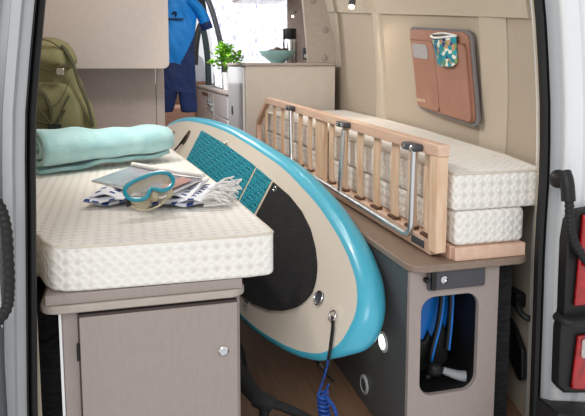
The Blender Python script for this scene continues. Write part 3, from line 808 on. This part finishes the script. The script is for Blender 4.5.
obj('sleeve_cuff', tube(B(), [(.664,4.985,1.83),(.682,4.985,1.775)], .076, 14, flat=.6), 'wetnavy', t)
obj('sleeve', tube(B(), [(.37,5.0,1.99),(.31,5.0,1.93),(.26,5.0,1.84)], .065, 14, 5, flat=.6), 'wetnavy', t)
obj('collar', lathe(B(), [(.085,0),(.075,.03),(.072,.05),(.066,.05),(.068,.0)], (.46,5.0,2.05), 24), 'wetnavy', t)
bm = B()
for k in range(9):
    x = .372+.014*k
    box(bm, x, x+.009, 4.93, 4.955, 1.842, 1.856)
tube(bm, [(.412,4.945,1.885),(.425,4.945,1.90),(.44,4.945,1.893),(.436,4.945,1.87)], .008, 6, 3)
obj('chest_print', bm, 'ink', t)['label'] = 'small dark chest logo over a line of lettering'
t2 = thing('coat_hanger', (.46, 5.0, 2.10), 'black hanger holding the blue wetsuit', 'hanger')
obj('hook', tube(B(), [(.46,5.0,2.12),(.46,5.0,2.2),(.47,5.0,2.24),(.50,5.0,2.26),(.52,5.0,2.22)], .005, 8, 4), 'blackplastic', t2)
obj('bar', tube(B(), [(.38,5.0,2.10),(.46,5.0,2.125),(.54,5.0,2.10)], .008, 8, 3), 'blackplastic', t2)
obj('rail', bx(.44, .54, 4.98, 5.02, 2.262, 2.419), 'plastic_grey', t2, smooth=False)

# ------------------------------------------------------------------ backpack
def blob(c, s, m, parent, name, seed=0, sub=1, amp=.04, pw=.6, rotz=0, lean=0):
    bm = B(); bmesh.ops.create_icosphere(bm, subdivisions=4, radius=1)
    for v in bm.verts:
        p = v.co.normalized()
        q = Vector([math.copysign(abs(a)**pw, a) for a in p])
        nn = noise.noise(p*2.2+Vector((seed,0,0)))*amp*2 + noise.noise(p*6+Vector((seed,3,0)))*amp*.7
        q = Vector((q.x*s[0], q.y*s[1], q.z*s[2]))*(1+nn)
        q.x += lean*q.z
        q = Matrix.Rotation(rotz, 3, 'Z') @ q
        v.co = q+Vector(c)
    return obj(name, bm, m, parent, angle=80)
t = thing('backpack', (-.32, 3.62, 1.0), 'olive green canvas backpack leaning on the left behind the rolled blanket', 'backpack')
blob((-.345,3.60,1.285), (.175,.145,.27), 'olive', t, 'main_compartment', 1, lean=-.14, pw=.7)
blob((-.355,3.54,1.555), (.135,.15,.085), 'olive', t, 'top_flap', 5, lean=-.2, pw=.72)
blob((-.325,3.46,1.25), (.135,.06,.16), 'olive', t, 'front_pocket', 9, lean=-.12, pw=.6)
blob((-.42,3.45,1.09), (.15,.075,.085), 'olive', t, 'lower_pocket', 12, pw=.7)
blob((-.175,3.58,1.20), (.05,.09,.14), 'olive', t, 'side_pocket', 17, pw=.75, lean=-.2)
def strap(pts, r, m, nm, par=t): return obj(nm, tube(B(), pts, r, 8, 5, flat=.35), m, par)
strap([(-.27,3.43,1.60),(-.225,3.42,1.52),(-.20,3.43,1.42),(-.16,3.45,1.30),(-.135,3.47,1.18)], .020, 'olive_d', 'shoulder_strap')
strap([(-.44,3.41,1.40),(-.37,3.385,1.37),(-.335,3.385,1.27),(-.35,3.385,1.17)], .014, 'olive_d', 'strap')
strap([(-.46,3.38,1.24),(-.38,3.37,1.215),(-.32,3.37,1.21),(-.27,3.39,1.27)], .016, 'olive_d', 'strap')
strap([(-.46,3.395,1.49),(-.40,3.375,1.50),(-.33,3.375,1.475),(-.28,3.40,1.50)], .010, 'brown_l', 'flap_edge')
strap([(-.40,3.38,1.15),(-.30,3.375,1.105),(-.20,3.40,1.115),(-.15,3.45,1.15)], .007, 'brown_l', 'zip')
strap([(-.24,3.385,1.42),(-.29,3.385,1.32),(-.36,3.385,1.27),(-.42,3.385,1.25)], .005, 'brown_l', 'zip')
strap([(-.46,3.40,1.60),(-.40,3.375,1.625),(-.33,3.38,1.62),(-.27,3.41,1.58)], .006, 'brown_l', 'flap_seam')
strap([(-.42,3.37,1.33),(-.36,3.37,1.24),(-.33,3.365,1.20)], .013, 'olive_d', 'strap')
strap([(-.30,3.365,1.22),(-.27,3.38,1.30),(-.245,3.395,1.345)], .012, 'olive_d', 'strap')
b = obj('buckle', prism(B(), rrect(-.345, 1.165, -.285, 1.205, .008), 1, 3.352, 3.372), 'blackplastic', t, bevel=.003)
b = obj('buckle', prism(B(), rrect(-.30, 1.450, -.262, 1.485, .008), 1, 3.372, 3.392), 'chrome', t, bevel=.003); b['label'] = 'small metal buckle'

# ------------------------------------------------------------------ rolled turquoise blanket
t = thing('rolled_blanket', (-.1, 3.35, 1.0), 'rolled turquoise fleece blanket lying across the left mattress', 'blanket')
axd = Vector((.64,.31,0)).normalized(); pa = Vector((-.375,3.05,0)); Ln = .68
side = Vector((axd.y, -axd.x, 0))
def spiral(th0):
    pts = []
    return pts
def roll_mesh():
    bm = B(); nl, na = 26, 120; turns = 2.6; G = []
    for i in range(nl+1):
        a = i/nl; row = []
        base = pa+axd*Ln*a
        puff = 1+.05*math.sin(a*9)+.03*math.sin(a*23+1)
        endr = 1-.16*max(0, (a-.9)/.1)**2
        for j in range(na+1):
            b = j/na; th = b*turns*2*PI; r = (.022+.088*b)*puff*endr*(1-.17*a)
            wob = 1+.03*noise.noise(Vector((a*5, th*.6, 2)))*3
            x = r*wob*math.cos(th+1.2)*1.35; z = r*wob*math.sin(th+1.2)*.98
            row.append(base + side*x + Vector((0,0,z)))
        G.append(row)
    minz = min(p.z for r in G for p in r)
    V = [[bm.verts.new(p+Vector((0,0,1.003-minz))) for p in r] for r in G]
    for i in range(nl):
        for j in range(na): bm.faces.new((V[i][j], V[i+1][j], V[i+1][j+1], V[i][j+1]))
    return bm
o = obj('fleece_roll', roll_mesh(), 'towel', t, angle=80)
m_ = o.modifiers.new('s', 'SOLIDIFY'); m_.thickness = .020; m_.offset = -1
# ------------------------------------------------------------------ magazine, striped towel, mask
def folded_towel():
    bm = B(); uvl = bm.loops.layers.uv.new('UVMap')
    c = Vector((.135,2.36,1.0)); ux = Vector((.88,-.30,0)).normalized(); uy = Vector((.30,.88,0)).normalized()
    nx, nl = 44, 3
    for L_ in range(nl):
        z = 1.016+.0125*L_
        G = []
        ny = 22; off = [(.0,.0),(.012,-.01),(-.012,.006),(.008,-.008)][L_]
        for s in (0, 1):
            for i in range(nx+1):
                for j in range(ny+1):
                    a = i/nx-.5; b = j/ny-.5
                    ed = max(0, abs(b)-.42)/.08; w = .0065*(1-ed*ed)**.5 if ed < 1 else 0
                    wob = .006*math.sin(a*19+L_*2+b*4)+.004*noise.noise(Vector((a*9, b*9, L_)))
                    p = c+ux*(a*(.42-.03*L_)+off[0]-.015)+uy*(b*(.34+.02*math.sin(a*9+L_))+off[1])
                    p.z = z+(w if s else -w)+wob+.004
                    G.append((bm.verts.new(p), (a+.5+L_*.13, b+.5+L_*.21)))
        def g(s, i, j): return G[s*(nx+1)*(ny+1)+i*(ny+1)+j]
        def face(q):
            f = bm.faces.new([x[0] for x in q])
            for lo, x in zip(f.loops, q): lo[uvl].uv = x[1]
        for i in range(nx):
            for j in range(ny):
                for s in (0, 1): face((g(s,i,j), g(s,i+1,j), g(s,i+1,j+1), g(s,i,j+1)))
        for i in range(nx):
            for j in (0, ny): face((g(0,i,j), g(0,i+1,j), g(1,i+1,j), g(1,i,j)))
        for j in range(ny):
            for i in (0, nx): face((g(0,i,j), g(0,i,j+1), g(1,i,j+1), g(1,i,j)))
    return bm, c, ux, uy
bm, tcn, ux, uy = folded_towel()
t = thing('beach_towel', (.135, 2.37, 1.0), 'folded white and blue striped towel with fringe on the left mattress', 'towel')
obj('folded_cloth', bm, 'striped', t, angle=60)
bm = B()
for k in range(90):
    b = random.uniform(-.5, .42); p = tcn+ux*.195+uy*(b*.33)
    z0 = 1.006+random.uniform(0,.04); l = random.uniform(.05,.10); dy = random.gauss(.15,.35)
    q = p+ux*l*.5+uy*dy*l*.5; r_ = p+ux*l+uy*dy*l
    tube(bm, [(p.x,p.y,z0), (q.x,q.y,z0+random.uniform(.0,.03)), (r_.x,r_.y,max(1.006, z0-.02+random.uniform(0,.05)))], .0035, 5, 3)
f = obj('fringe', bm, 'fringe', t); f['kind'] = 'stuff'
# magazine: cover with rolled edge
t = thing('magazine', (.10, 2.5, 1.09), 'silver magazine with curled right edge lying on the striped towel', 'magazine')
def mag_sheet(z0, th, sh=0, curl=True):
    bm = B(); A = Vector((-.112,2.50,0)); Bp = Vector((.045,2.79,0)); C_ = Vector((.298,2.38,0)); D = Vector((.125,2.08,0))
    nu, nv = 24, 10; G = {}
    for s in (0, 1):
        for i in range(nu+1):
            for j in range(nv+1):
                a, b = i/nu, j/nv
                p = (A*(1-a)*(1-b)+D*a*(1-b)+Bp*(1-a)*b+C_*a*b)
                z = z0+.006*math.sin(a*PI)*(1-b)+ .004*b*(1-a)
                if curl:
                    z += .010*max(0, a-.72)/.28
                G[s,i,j] = bm.verts.new((p.x, p.y, z+s*th))
    for i in range(nu):
        for j in range(nv):
            for s in (0, 1): bm.faces.new((G[s,i,j], G[s,i+1,j], G[s,i+1,j+1], G[s,i,j+1]))
    for i in range(nu):
        for j in (0, nv): bm.faces.new((G[0,i,j], G[0,i+1,j], G[1,i+1,j], G[1,i,j]))
    for j in range(nv):
        for i in (0, nu): bm.faces.new((G[0,i,j], G[0,i,j+1], G[1,i,j+1], G[1,i,j]))
    return bm
obj('pages', mag_sheet(1.052, .006), 'page', t)
obj('cover', mag_sheet(1.0585, .0015), 'mag', t)
obj('rolled_page', tube(B(), [(.048,2.785,1.072),(.175,2.58,1.074),(.302,2.372,1.082)], .010, 12, 4), 'page', t)['label'] = 'rolled white page edge'
o = obj('photo_panel', prism(B(), [(.135,2.12),(.255,2.33),(.225,2.40),(.135,2.27)], 2, 1.0735, 1.075), 'copper', t, smooth=False); o['label'] = 'pink printed panel'

# diving mask, leaning on the towel
t = thing('diving_mask', (.09, 2.12, 1.06), 'teal-framed diving mask with clear skirt on the magazine', 'mask')
mo = Vector((.088,2.11,1.100)); mu = Vector((.155,.06,.042)).normalized(); mv = Vector((-.25,.62,.62)); mv = (mv-mu*mv.dot(mu)).normalized(); mn = mu.cross(mv)
if mn.z < 0: mn = -mn
def mpt(u, v, d=0): return mo+mu*u+mv*v+mn*d
def mask_outline(sc=1.0, n=72):
    out = []
    for k in range(n):
        a = 2*PI*k/n; c, s = math.cos(a), math.sin(a)
        x = .084*math.copysign(abs(c)**.72, c); y = .040*math.copysign(abs(s)**.8, s)
        if s < 0: y += .028*math.exp(-(x/.020)**2)
        out.append((x*sc, y*sc))
    return out
ol = mask_outline()
obj('frame', tube(B(), [mpt(x, y, .002) for x, y in ol+[ol[0], ol[1]]], .0075, 10), 'maskteal', t)['label'] = 'glossy teal frame'
fl = [(x*.93, y*.88) for x, y in ol]
bm = B(); lo = [bm.verts.new(mpt(x, y, .002)) for x, y in fl]; hi = [bm.verts.new(mpt(x, y, .005)) for x, y in fl]
bm.faces.new(lo); bm.faces.new(hi[::-1])
for i in range(len(lo)): j = (i+1)%len(lo); bm.faces.new((lo[i], lo[j], hi[j], hi[i]))
obj('lens', bm, 'maskglass', t)
secs = []
for d, sc, dv in ((-.002,.98,0),(-.016,.95,-.002),(-.026,.88,-.008),(-.034,.93,-.014)):
    secs.append([mpt(x*sc, y*sc+dv+(.0 if y > 0 else -.012*(-d/.05)), d) for x, y in ol])
o = obj('silicone_skirt', loft(secs, cap=False), 'maskskirt', t, angle=80)
m_ = o.modifiers.new('s', 'SOLIDIFY'); m_.thickness = .0025
blob(mpt(.004,-.032,-.020), (.017,.018,.018), 'maskskirt', t, 'nose_pocket', 3, pw=.9)
obj('strap_clip', tube(B(), [mpt(-.088,-.016,-.008), mpt(-.086,-.028,-.022)], .009, 8), 'blackplastic', t)
obj('strap', tube(B(), [mpt(-.085,-.026,-.022), mpt(-.055,-.070,-.012), mpt(-.01,-.078,-.008), mpt(.03,-.060,-.02)], .008, 8, 5, flat=.35), 'maskskirt', t)

# ------------------------------------------------------------------ paddle board
bt = Vector((.7245,1.845,.616)); ba = Vector((.46727,-.03786,.8833)).normalized(); bl = Vector((-.16083,.97877,.12703)).normalized()
bl = (bl-ba*bl.dot(ba)).normalized(); bn = Vector((-.86936,-.20142,.45126)).normalized()
KS = .90; BL = 3.15*KS; BW = .359*KS; PN, PT, QT, SM = 2.137, 2.005, 2.355, 1.552*KS
RR = .066
def bp(s, t_, d=0): return bt+bl*s+ba*t_+bn*d
def outline(n=160, sc=1.0, W=BW, s0=0, s1=BL, sm=SM, pn=PN, pt=PT):
    out = []
    for k in range(n):
        a = 2*PI*k/n; c, s = math.cos(a), math.sin(a)
        if c >= 0: u = abs(c)**(2/pn); tt = abs(s)**(2/2.0); S = sm+(s1-sm)*u
        else: u = abs(c)**(2/pt); tt = abs(s)**(2/QT); S = sm-(sm-s0)*u
        out.append((S, math.copysign(W*tt, s)))
    return out
t = thing('paddle_board', bp(SM, -.36, -.05), 'white and turquoise paddle board leaning in the aisle between the beds', 'paddle board')
HW = [(.05,0),(.052,.035),(.060,.062),(.078,.092),(.105,.12),(.14,.147),(.2,.177),(.27,.205),(.4,.243),(.6,.284),(.94,.322),(1.2,.327),(1.45,.325),(1.76,.315),(2.1,.281),(2.4,.235),(2.6,.185),(2.74,.128),(2.81,.08),(2.84,.04),(2.848,0)]
HP = catmull([(a, b, 0) for a, b in HW], 5)
OL = [(p.x, p.y) for p in HP] + [(p.x, -p.y) for p in HP[-2:0:-1]]
# outward 2-D normals
NL = []
for i in range(len(OL)):
    a = OL[i-1]; b = OL[(i+1)%len(OL)]
    d = Vector((b[0]-a[0], b[1]-a[1])); 
    if d.length < 1e-9: d = Vector((0,1))
    d.normalize(); NL.append(Vector((d.y, -d.x)))
c0 = Vector((SM, 0))
NL = [n_ if n_.dot(Vector(o_)-c0) > 0 else -n_ for n_, o_ in zip(NL, OL)]
for _ in range(3): NL = [(NL[i-1]+NL[i]*2+NL[(i+1)%len(NL)]).normalized() for i in range(len(NL))]
RV = [.020+.036*min(1, max(0, (n_.y+.75)/.75))**1.3 if o_[0] < 1 else (.048 if n_.y > 0 else .035) for o_, n_ in zip(OL, NL)]
for _ in range(6): RV = [(RV[i-1]+RV[i]*2+RV[(i+1)%len(RV)])/4 for i in range(len(RV))]
def ring(f, g): return [bp(o_[0]+n_.x*r*f, o_[1]+n_.y*r*f, r*g) for o_, n_, r in zip(OL, NL, RV)]
RR = 1
# deck and hull skins
def skin(d0, d1, inner=False):
    bm = B(); n = len(OL)
    rs = [[bm.verts.new(p) for p in ring(0, d0)]]
    for f in (.8, .55, .3, .1):
        rs.append([bm.verts.new(bp(SM+(o_[0]-SM)*f, o_[1]*f, (d0 and -.11*(1-f)+d0*r*f))) for o_, r in zip(OL, RV)])
    for a, b in zip(rs, rs[1:]):
        for i in range(n): bm.faces.new((a[i], a[(i+1)%n], b[(i+1)%n], b[i]))
    bm.faces.new(rs[-1])
    return bm
obj('deck', skin(0, 0), 'boardwhite', t, angle=80)['label'] = 'white deck'
obj('hull', skin(-2*RR, 0), 'boardwhite', t, angle=80)
secs = [ring(RR*math.sin(PI*k/16), -RR+RR*math.cos(PI*k/16)) for k in range(17)]
bm = B(); V = [[bm.verts.new(p) for p in s] for s in secs]
for a, b in zip(V, V[1:]):
    for i in range(len(a)): bm.faces.new((a[i], a[(i+1)%len(a)], b[(i+1)%len(a)], b[i]))
obj('rail', bm, 'turq', t, angle=80)['label'] = 'turquoise rail'
# deck pads, cut from a rounded outline into strips across the board
PS0, PS1 = .322, 2.119
PT_ = [(.322,.0),(.328,.025),(.34,.05),(.36,.078),(.39,.105),(.44,.14),(.53,.185),(.65,.220),(.8,.241),(.98,.247),(1.3,.257),(1.7,.254),(2.12,.236)]
def pad_half(s): return lerp_tab(PT_, s)
def pad(sa, sb, m, nm, d=.006, wfn=pad_half):
    bm = B(); n = max(2, int((sb-sa)/.01)); nt_ = 8; G = {}
    for q in (0, 1):
        for i in range(n+1):
            s = sa+(sb-sa)*i/n; w = wfn(s)
            for j in range(nt_+1): G[q,i,j] = bm.verts.new(bp(s, -w+2*w*j/nt_, .0008+q*d))
    for i in range(n):
        for j in range(nt_):
            for q in (0, 1): bm.faces.new((G[q,i,j], G[q,i+1,j], G[q,i+1,j+1], G[q,i,j+1]))
    for i in range(n):
        for j in (0, nt_): bm.faces.new((G[0,i,j], G[0,i+1,j], G[1,i+1,j], G[1,i,j]))
    for j in range(nt_):
        for i in (0, n): bm.faces.new((G[0,i,j], G[0,i,j+1], G[1,i,j+1], G[1,i,j]))
    return obj(nm, bm, m, t, angle=40)
pad(PS0+.0005, 1.102*KS-.011, 'padblack', 'deck_pad')['label'] = 'black grip pad near the tail'
pad(1.102*KS+.011, 1.341*KS-.009, 'teal', 'deck_pad')['label'] = 'short teal pad between two stripes'
pad(1.341*KS+.009, PS1, 'teal', 'deck_pad')['label'] = 'long teal pad towards the nose'
pad(1.102*KS-.0105, 1.102*KS+.0105, 'stripe', 'pad_stripe', .004)
pad(1.341*KS-.0085, 1.341*KS+.0085, 'stripe', 'pad_stripe', .004)
QB = Matrix((ba, bl, bn)).transposed()
def disc(s, t_, prof, m, nm, par=t, n=28): return obj(nm, lathe(B(), prof, bp(s, t_, 0), n, QB), m, par)
# leash ring, valve
p1 = disc(.143, -.004, [(.042,0),(.042,.002),(.036,.003),(.03,.003),(.001,.004)], 'boardwhite', 'leash_patch')
obj('d_ring', tube(B(), [bp(.143+.018*math.cos(a), -.004+.018*math.sin(a), .012) for a in [2*PI*k/24 for k in range(26)]], .0032, 8), 'chrome', p1)
v1 = disc(.27, .004, [(.026,0),(.027,.004),(.022,.007),(.016,.003),(.001,.002)], 'plastic_grey', 'inflation_valve')
obj('valve_ring', tube(B(), [bp(.27+.024*math.cos(a), .004+.024*math.sin(a), .006) for a in [2*PI*k/24 for k in range(26)]], .003, 8), 'chrome', v1)
# side handles / rings
for (s, tt) in ((.70,-.245),(.93,.225),(1.678,.262)):
    obj('tie_ring', tube(B(), [bp(s+.014*math.cos(a), tt+.010*math.sin(a), .008) for a in [2*PI*k/20 for k in range(22)]], .003, 6), 'chrome', t)
# bungee pads near the nose
for (s, tt) in ((2.59,.062),(2.314,.136)):
    bm = B(); lo = []
    for q in (0, 1):
        lo.append([bm.verts.new(bp(s+.028*math.cos(a), tt+.052*math.sin(a), q*.006+.0008)) for a in [2*PI*k/24 for k in range(24)]])
    for i in range(24): bm.faces.new((lo[0][i], lo[0][(i+1)%24], lo[1][(i+1)%24], lo[1][i]))
    bm.faces.new(lo[0]); bm.faces.new(lo[1][::-1])
    obj('bungee_pad', bm, 'brown_l', t)
obj('bungee_cord', tube(B(), [bp(2.55,-.10,.01), bp(2.36,.035,.012), bp(2.314,.150,.012), bp(2.31,.10,.014), bp(2.38,.0,.02), bp(2.57,.0,.014), bp(2.59,.06,.012)], .0045, 8, 0), 'blackplastic', t)
# fin under the tail
bm = B(); fo = [(.17,-.06),(.33,-.06),(.325,-.09),(.27,-.13),(.18,-.165),(.16,-.12)]
lo = [bm.verts.new(bp(s, -.20+(d+.06)*.5, d)) for s, d in fo]; hi = [bm.verts.new(bp(s, -.188+(d+.06)*.5, d)) for s, d in fo]
bm.faces.new(lo); bm.faces.new(hi[::-1])
for i in range(6): j = (i+1)%6; bm.faces.new((lo[i], lo[j], hi[j], hi[i]))
obj('fin', bm, 'blackplastic', t, bevel=.003)

# leash
t = thing('board_leash', bp(.06,-.13,.02), 'coiled blue leash hanging from the tail ring of the board', 'leash')
e = bp(.045,-.135,.018)
for q in (0, .010):
    obj('leash_string', tube(B(), [bp(.143-q,-.004,.014), bp(.126-q,-.027,.009), bp(.107-q,-.055,.008), bp(.087-q,-.083,.009), bp(.062-q,-.112,.014), e+Vector((-.004+q,-.004,-.01))], .0034, 8, 4), 'blackplastic', t)
obj('leash_strap', tube(B(), [e+Vector((.004,-.004,.015)), e+Vector((-.004,-.004,-.02)), e+Vector((-.012,0,-.055)), e+Vector((-.026,0,-.095)), e+Vector((-.026,.0,-.115)), e+Vector((-.005,0,-.10)), e+Vector((.008,0,-.07))], .006, 8, 6, flat=.5), 'leash', t)
pts = []
for k in range(150):
    a = k/149; ang = a*2*PI*13
    c = e+Vector((-.012+.045*a*a, -.0, -.10-.20*a))
    pts.append(c+Vector((math.cos(ang)*.017, math.sin(ang)*.015, 0)))
obj('leash_coil', tube(B(), pts, .0055, 6), 'leash', t)
pts = [e+Vector((-.01,-.02,-.10)), e+Vector((.022,-.02,-.15)), e+Vector((.036,-.02,-.22)), e+Vector((.03,-.02,-.30))]
obj('leash_tail', tube(B(), pts, .007, 8, 6), 'leash', t)

# black bag strap on the aisle floor
t = thing('black_holdall', (.40, 2.1, FZ), 'black fabric holdall with knotted strap low in the aisle beside left cabinet', 'bag')
blob((.42,2.62,.245), (.07,.20,.06), 'black', t, 'bag_body', 21, pw=.6)
obj('strap', tube(B(), [(.345,2.44,.43),(.375,2.22,.40),(.405,2.08,.375),(.432,2.0,.355)], lambda q: .042-.012*q, 12, 6, flat=.6), 'black', t)
obj('knot', tube(B(), [(.420,2.01,.36),(.447,1.99,.352),(.470,1.985,.338)], .030, 12, 4), 'black', t)
obj('strap', tube(B(), [(.455,1.99,.350),(.50,1.98,.335),(.56,1.97,.305),(.64,1.95,.255),(.70,1.93,.20)], lambda q: .024-.004*q, 12, 6, flat=.6), 'black', t)
obj('strap', tube(B(), [(.445,1.985,.345),(.440,1.97,.29),(.43,1.95,.23),(.425,1.93,.185)], .027, 12, 6, flat=.6), 'black', t)

# swim fins and snorkel inside the cut-out
t = thing('swim_fin', (1.08, 1.97, .4175), 'blue and black swim fin standing behind the rounded cut-out', 'swim fin')
pol = [(.985,.735),(1.129,.735),(1.126,.60),(1.116,.545),(1.098,.585),(1.076,.553),(1.062,.520),(1.046,.552),(1.03,.515),(.985,.53)]
obj('blade', prism(B(), pol, 1, 1.965, 1.975), 'finblue', t, bevel=.002)
pol = [(.985,.528),(1.03,.513),(1.046,.550),(1.062,.518),(1.076,.551),(1.098,.583),(1.116,.543),(1.125,.50),(1.128,.44),(1.10,.4015),(1.0,.4015)]
obj('foot_pocket', prism(B(), pol, 1, 1.95, 2.03), 'rubber', t, bevel=.012, seg=3)
for pts in ([(1.084,1.935,.735),(1.082,1.935,.66),(1.070,1.932,.58),(1.050,1.932,.50),(1.038,1.932,.44)], [(1.118,1.935,.735),(1.120,1.935,.66),(1.117,1.935,.57),(1.110,1.935,.485)]):
    o = obj('side_rib', tube(B(), pts, .010, 8, 6), 'blackplastic', t)
    obj('rib_stripe', tube(B(), [(p[0]+.003, p[1]-.010, p[2]) for p in pts], .0042, 6, 6), 'finblue', o)
t = thing('snorkel', (1.06, 1.88, .4175), 'clear snorkel tube with black mouthpiece lying in the rounded cut-out', 'snorkel')
obj('tube', tube(B(), [(1.062,1.875,.440),(1.085,1.865,.432),(1.112,1.855,.424),(1.134,1.848,.421)], lambda q: .012+.008*q, 14, 5), 'snork', t)['label'] = 'clear tube end'
blob((1.035,1.885,.442), (.028,.026,.026), 'rubber', t, 'mouthpiece', 2, pw=.9)
obj('base_tube', tube(B(), [(1.03,1.887,.436),(1.02,1.890,.420),(1.01,1.892,.411)], .010, 12, 4), 'rubber', t)

# ------------------------------------------------------------------ body details outside
t = thing('tail_light', (1.44, 1.64, .44), 'red tail light in black housing on the right rear corner', 'tail light')
obj('housing', prism(B(), [(1.349,1.015),(1.385,1.045),(1.53,1.06),(1.53,.42),(1.36,.445),(1.337,.47),(1.334,.66),(1.345,.72),(1.343,.80),(1.341,.95)], 1, 1.621, 1.664), 'blackplastic', t, bevel=.006, seg=3)
obj('red_lens', prism(B(), [(1.372,.74),(1.385,1.035),(1.53,1.05),(1.53,.74)], 1, 1.607, 1.6205), 'red', t, bevel=.005)
obj('red_lens', prism(B(), [(1.377,.462),(1.392,.64),(1.53,.64),(1.53,.435)], 1, 1.607, 1.6205), 'red', t, bevel=.005)
obj('reversing_lens', prism(B(), rrect(1.402,.565,1.50,.63,.01), 1, 1.602, 1.6068), 'lens', t, bevel=.002)['label'] = 'clear reversing lens'
obj('clamp_band', tube(B(), [(1.330,1.645,.700),(1.340,1.600,.696),(1.40,1.594,.692),(1.52,1.594,.694)], .014, 8, 4, flat=1), 'rubber', t)
def conduit(pts, r, label, name='cable_conduit'):
    t = thing(name, pts[0], label, 'cable conduit')
    P = catmull(pts, 16); n = len(P)
    bm = tube(B(), P, lambda s: r*(1+.10*math.sin(s*n*1.6)), 12)
    obj('corrugated_tube', bm, 'rubber', t); return t
t = conduit([(1.325,1.640,1.135),(1.322,1.605,1.10),(1.325,1.60,1.04),(1.335,1.60,.985),(1.357,1.595,.935),(1.40,1.59,.885),(1.47,1.585,.85),(1.55,1.58,.83)], .0135, 'black corrugated cable conduit from the right pillar to the door')
obj('grommet', lathe(B(), [(.028,0),(.030,.01),(.024,.03),(.016,.045)], (1.322,1.664,1.145), 20, RX), 'blackplastic', t)
obj('elbow', tube(B(), [(1.322,1.63,1.17),(1.320,1.612,1.14),(1.321,1.603,1.085)], .021, 12, 4), 'blackplastic', t)
t = conduit([(-.330,1.60,1.21),(-.288,1.60,1.175),(-.272,1.60,1.12),(-.270,1.60,1.04),(-.272,1.60,.96),(-.284,1.60,.905),(-.33,1.60,.855)], .0135, 'black corrugated cable conduit hanging at the left pillar')
o = obj('rear_bumper', prism(B(), [(1.285,.425),(1.34,.405),(1.60,.355),(1.60,.1),(1.285,.1)], 1, 1.55, 1.665), 'blackplastic', bevel=.01, seg=3)
tag(o, 'black bumper corner below the red tail light', 'bumper')
# dark left door hinge strip
t = thing('rear_door', (-.45, 1.65, .1), 'white open left rear door with dark edge at the picture border', 'door')
obj('door_edge', bx(-.42, -.296, 1.60, 1.64, .1, .86), 'plastic_grey', t, bevel=.01)
obj('door_panel', bx(-.62, -.300, 1.642, 1.66, .1, 2.45), 'bodywhite', t, bevel=.01)

# give every one-mesh thing an origin at its own base
for o in list(COL.objects):
    if o.type == 'MESH' and not o.parent:
        vs_ = [v.co for v in o.data.vertices]
        c = Vector(((min(v.x for v in vs_)+max(v.x for v in vs_))/2, (min(v.y for v in vs_)+max(v.y for v in vs_))/2, min(v.z for v in vs_)))
        o.data.transform(Matrix.Translation(-c)); o.location = c
        for ch in COL.objects:
            if ch.parent == o: ch.matrix_parent_inverse = Matrix.Translation(-c)

# ------------------------------------------------------------------ camera
cam = bpy.data.cameras.new('camera'); co = bpy.data.objects.new('camera', cam); COL.objects.link(co)
cam.sensor_width = 36; cam.sensor_fit = 'HORIZONTAL'; cam.lens = 629/585*36
cam.shift_x = 0; cam.shift_y = -(208-140)/585
psi, th = math.radians(15.4), math.radians(6.8)
co.location = (0, 0, 1.5); co.rotation_euler = (PI/2-th, 0, -psi)
cam.clip_start = .05; SC.camera = co

# ------------------------------------------------------------------ light
w = bpy.data.worlds.new('world'); SC.world = w; w.use_nodes = True
bg = w.node_tree.nodes['Background']; bg.inputs[0].default_value = (.97, .985, 1, 1); bg.inputs[1].default_value = .84
def area(name, loc, target, size, power, color=(1,1,1), sy=None):
    l = bpy.data.lights.new(name, 'AREA'); l.energy = power; l.size = size; l.color = color
    if sy: l.shape = 'RECTANGLE'; l.size_y = sy
    o = bpy.data.objects.new(name, l); COL.objects.link(o); o.location = loc
    o.rotation_euler = (Vector(target)-Vector(loc)).to_track_quat('-Z', 'Y').to_euler(); return o
def spot(name, loc, target, power, ang, color=(1,1,1), r=.03, blend=.5):
    l = bpy.data.lights.new(name, 'SPOT'); l.energy = power; l.spot_size = math.radians(ang); l.spot_blend = blend; l.color = color; l.shadow_soft_size = r
    o = bpy.data.objects.new(name, l); COL.objects.link(o); o.location = loc
    o.rotation_euler = (Vector(target)-Vector(loc)).to_track_quat('-Z', 'Y').to_euler(); return o
area('studio_softbox', (-.9, -1.0, 3.0), (.7, 3.0, 1.0), 1.6, 50, (1, .99, .97))
spot('key_light', (-.20, 2.9, 2.35), (1.2, 3.0, 1.1), 46, 110, (1, .96, .90), .06)
area('bed_fill_light', (.25, 3.0, 2.40), (-.25, 3.6, 1.0), .5, 15, (1, .98, .95))  # unseen fill added to brighten the backpack, blanket and overhead panel
area('kitchen_fill_light', (.05, 5.25, 2.3), (.95, 5.7, 1.1), .4, 28, (1, 1, 1))  # added from the left to lift the low cabinet front; no fitting here
area('aisle_fill_light', (.7, 4.0, 2.40), (1.1, 4.8, 1.2), .4, 9, (1, .99, .97))  # extra fill for the far aisle and tall unit, not a van lamp
spot('reading_light', (1.485, 3.94, 1.855), (1.45, 3.3, 1.15), 5, 90, (1, .82, .6), .02)
spot('downlight', (.865, 1.99, .505), (.6, 2.2, .42), 1.2, 150, (.9, 1, .9), .02)

# ------------------------------------------------------------------ colour
vs = SC.view_settings; vs.view_transform = 'Standard'; vs.look = 'None'; vs.gamma = 1; vs.use_curve_mapping = False; vs.exposure = 0
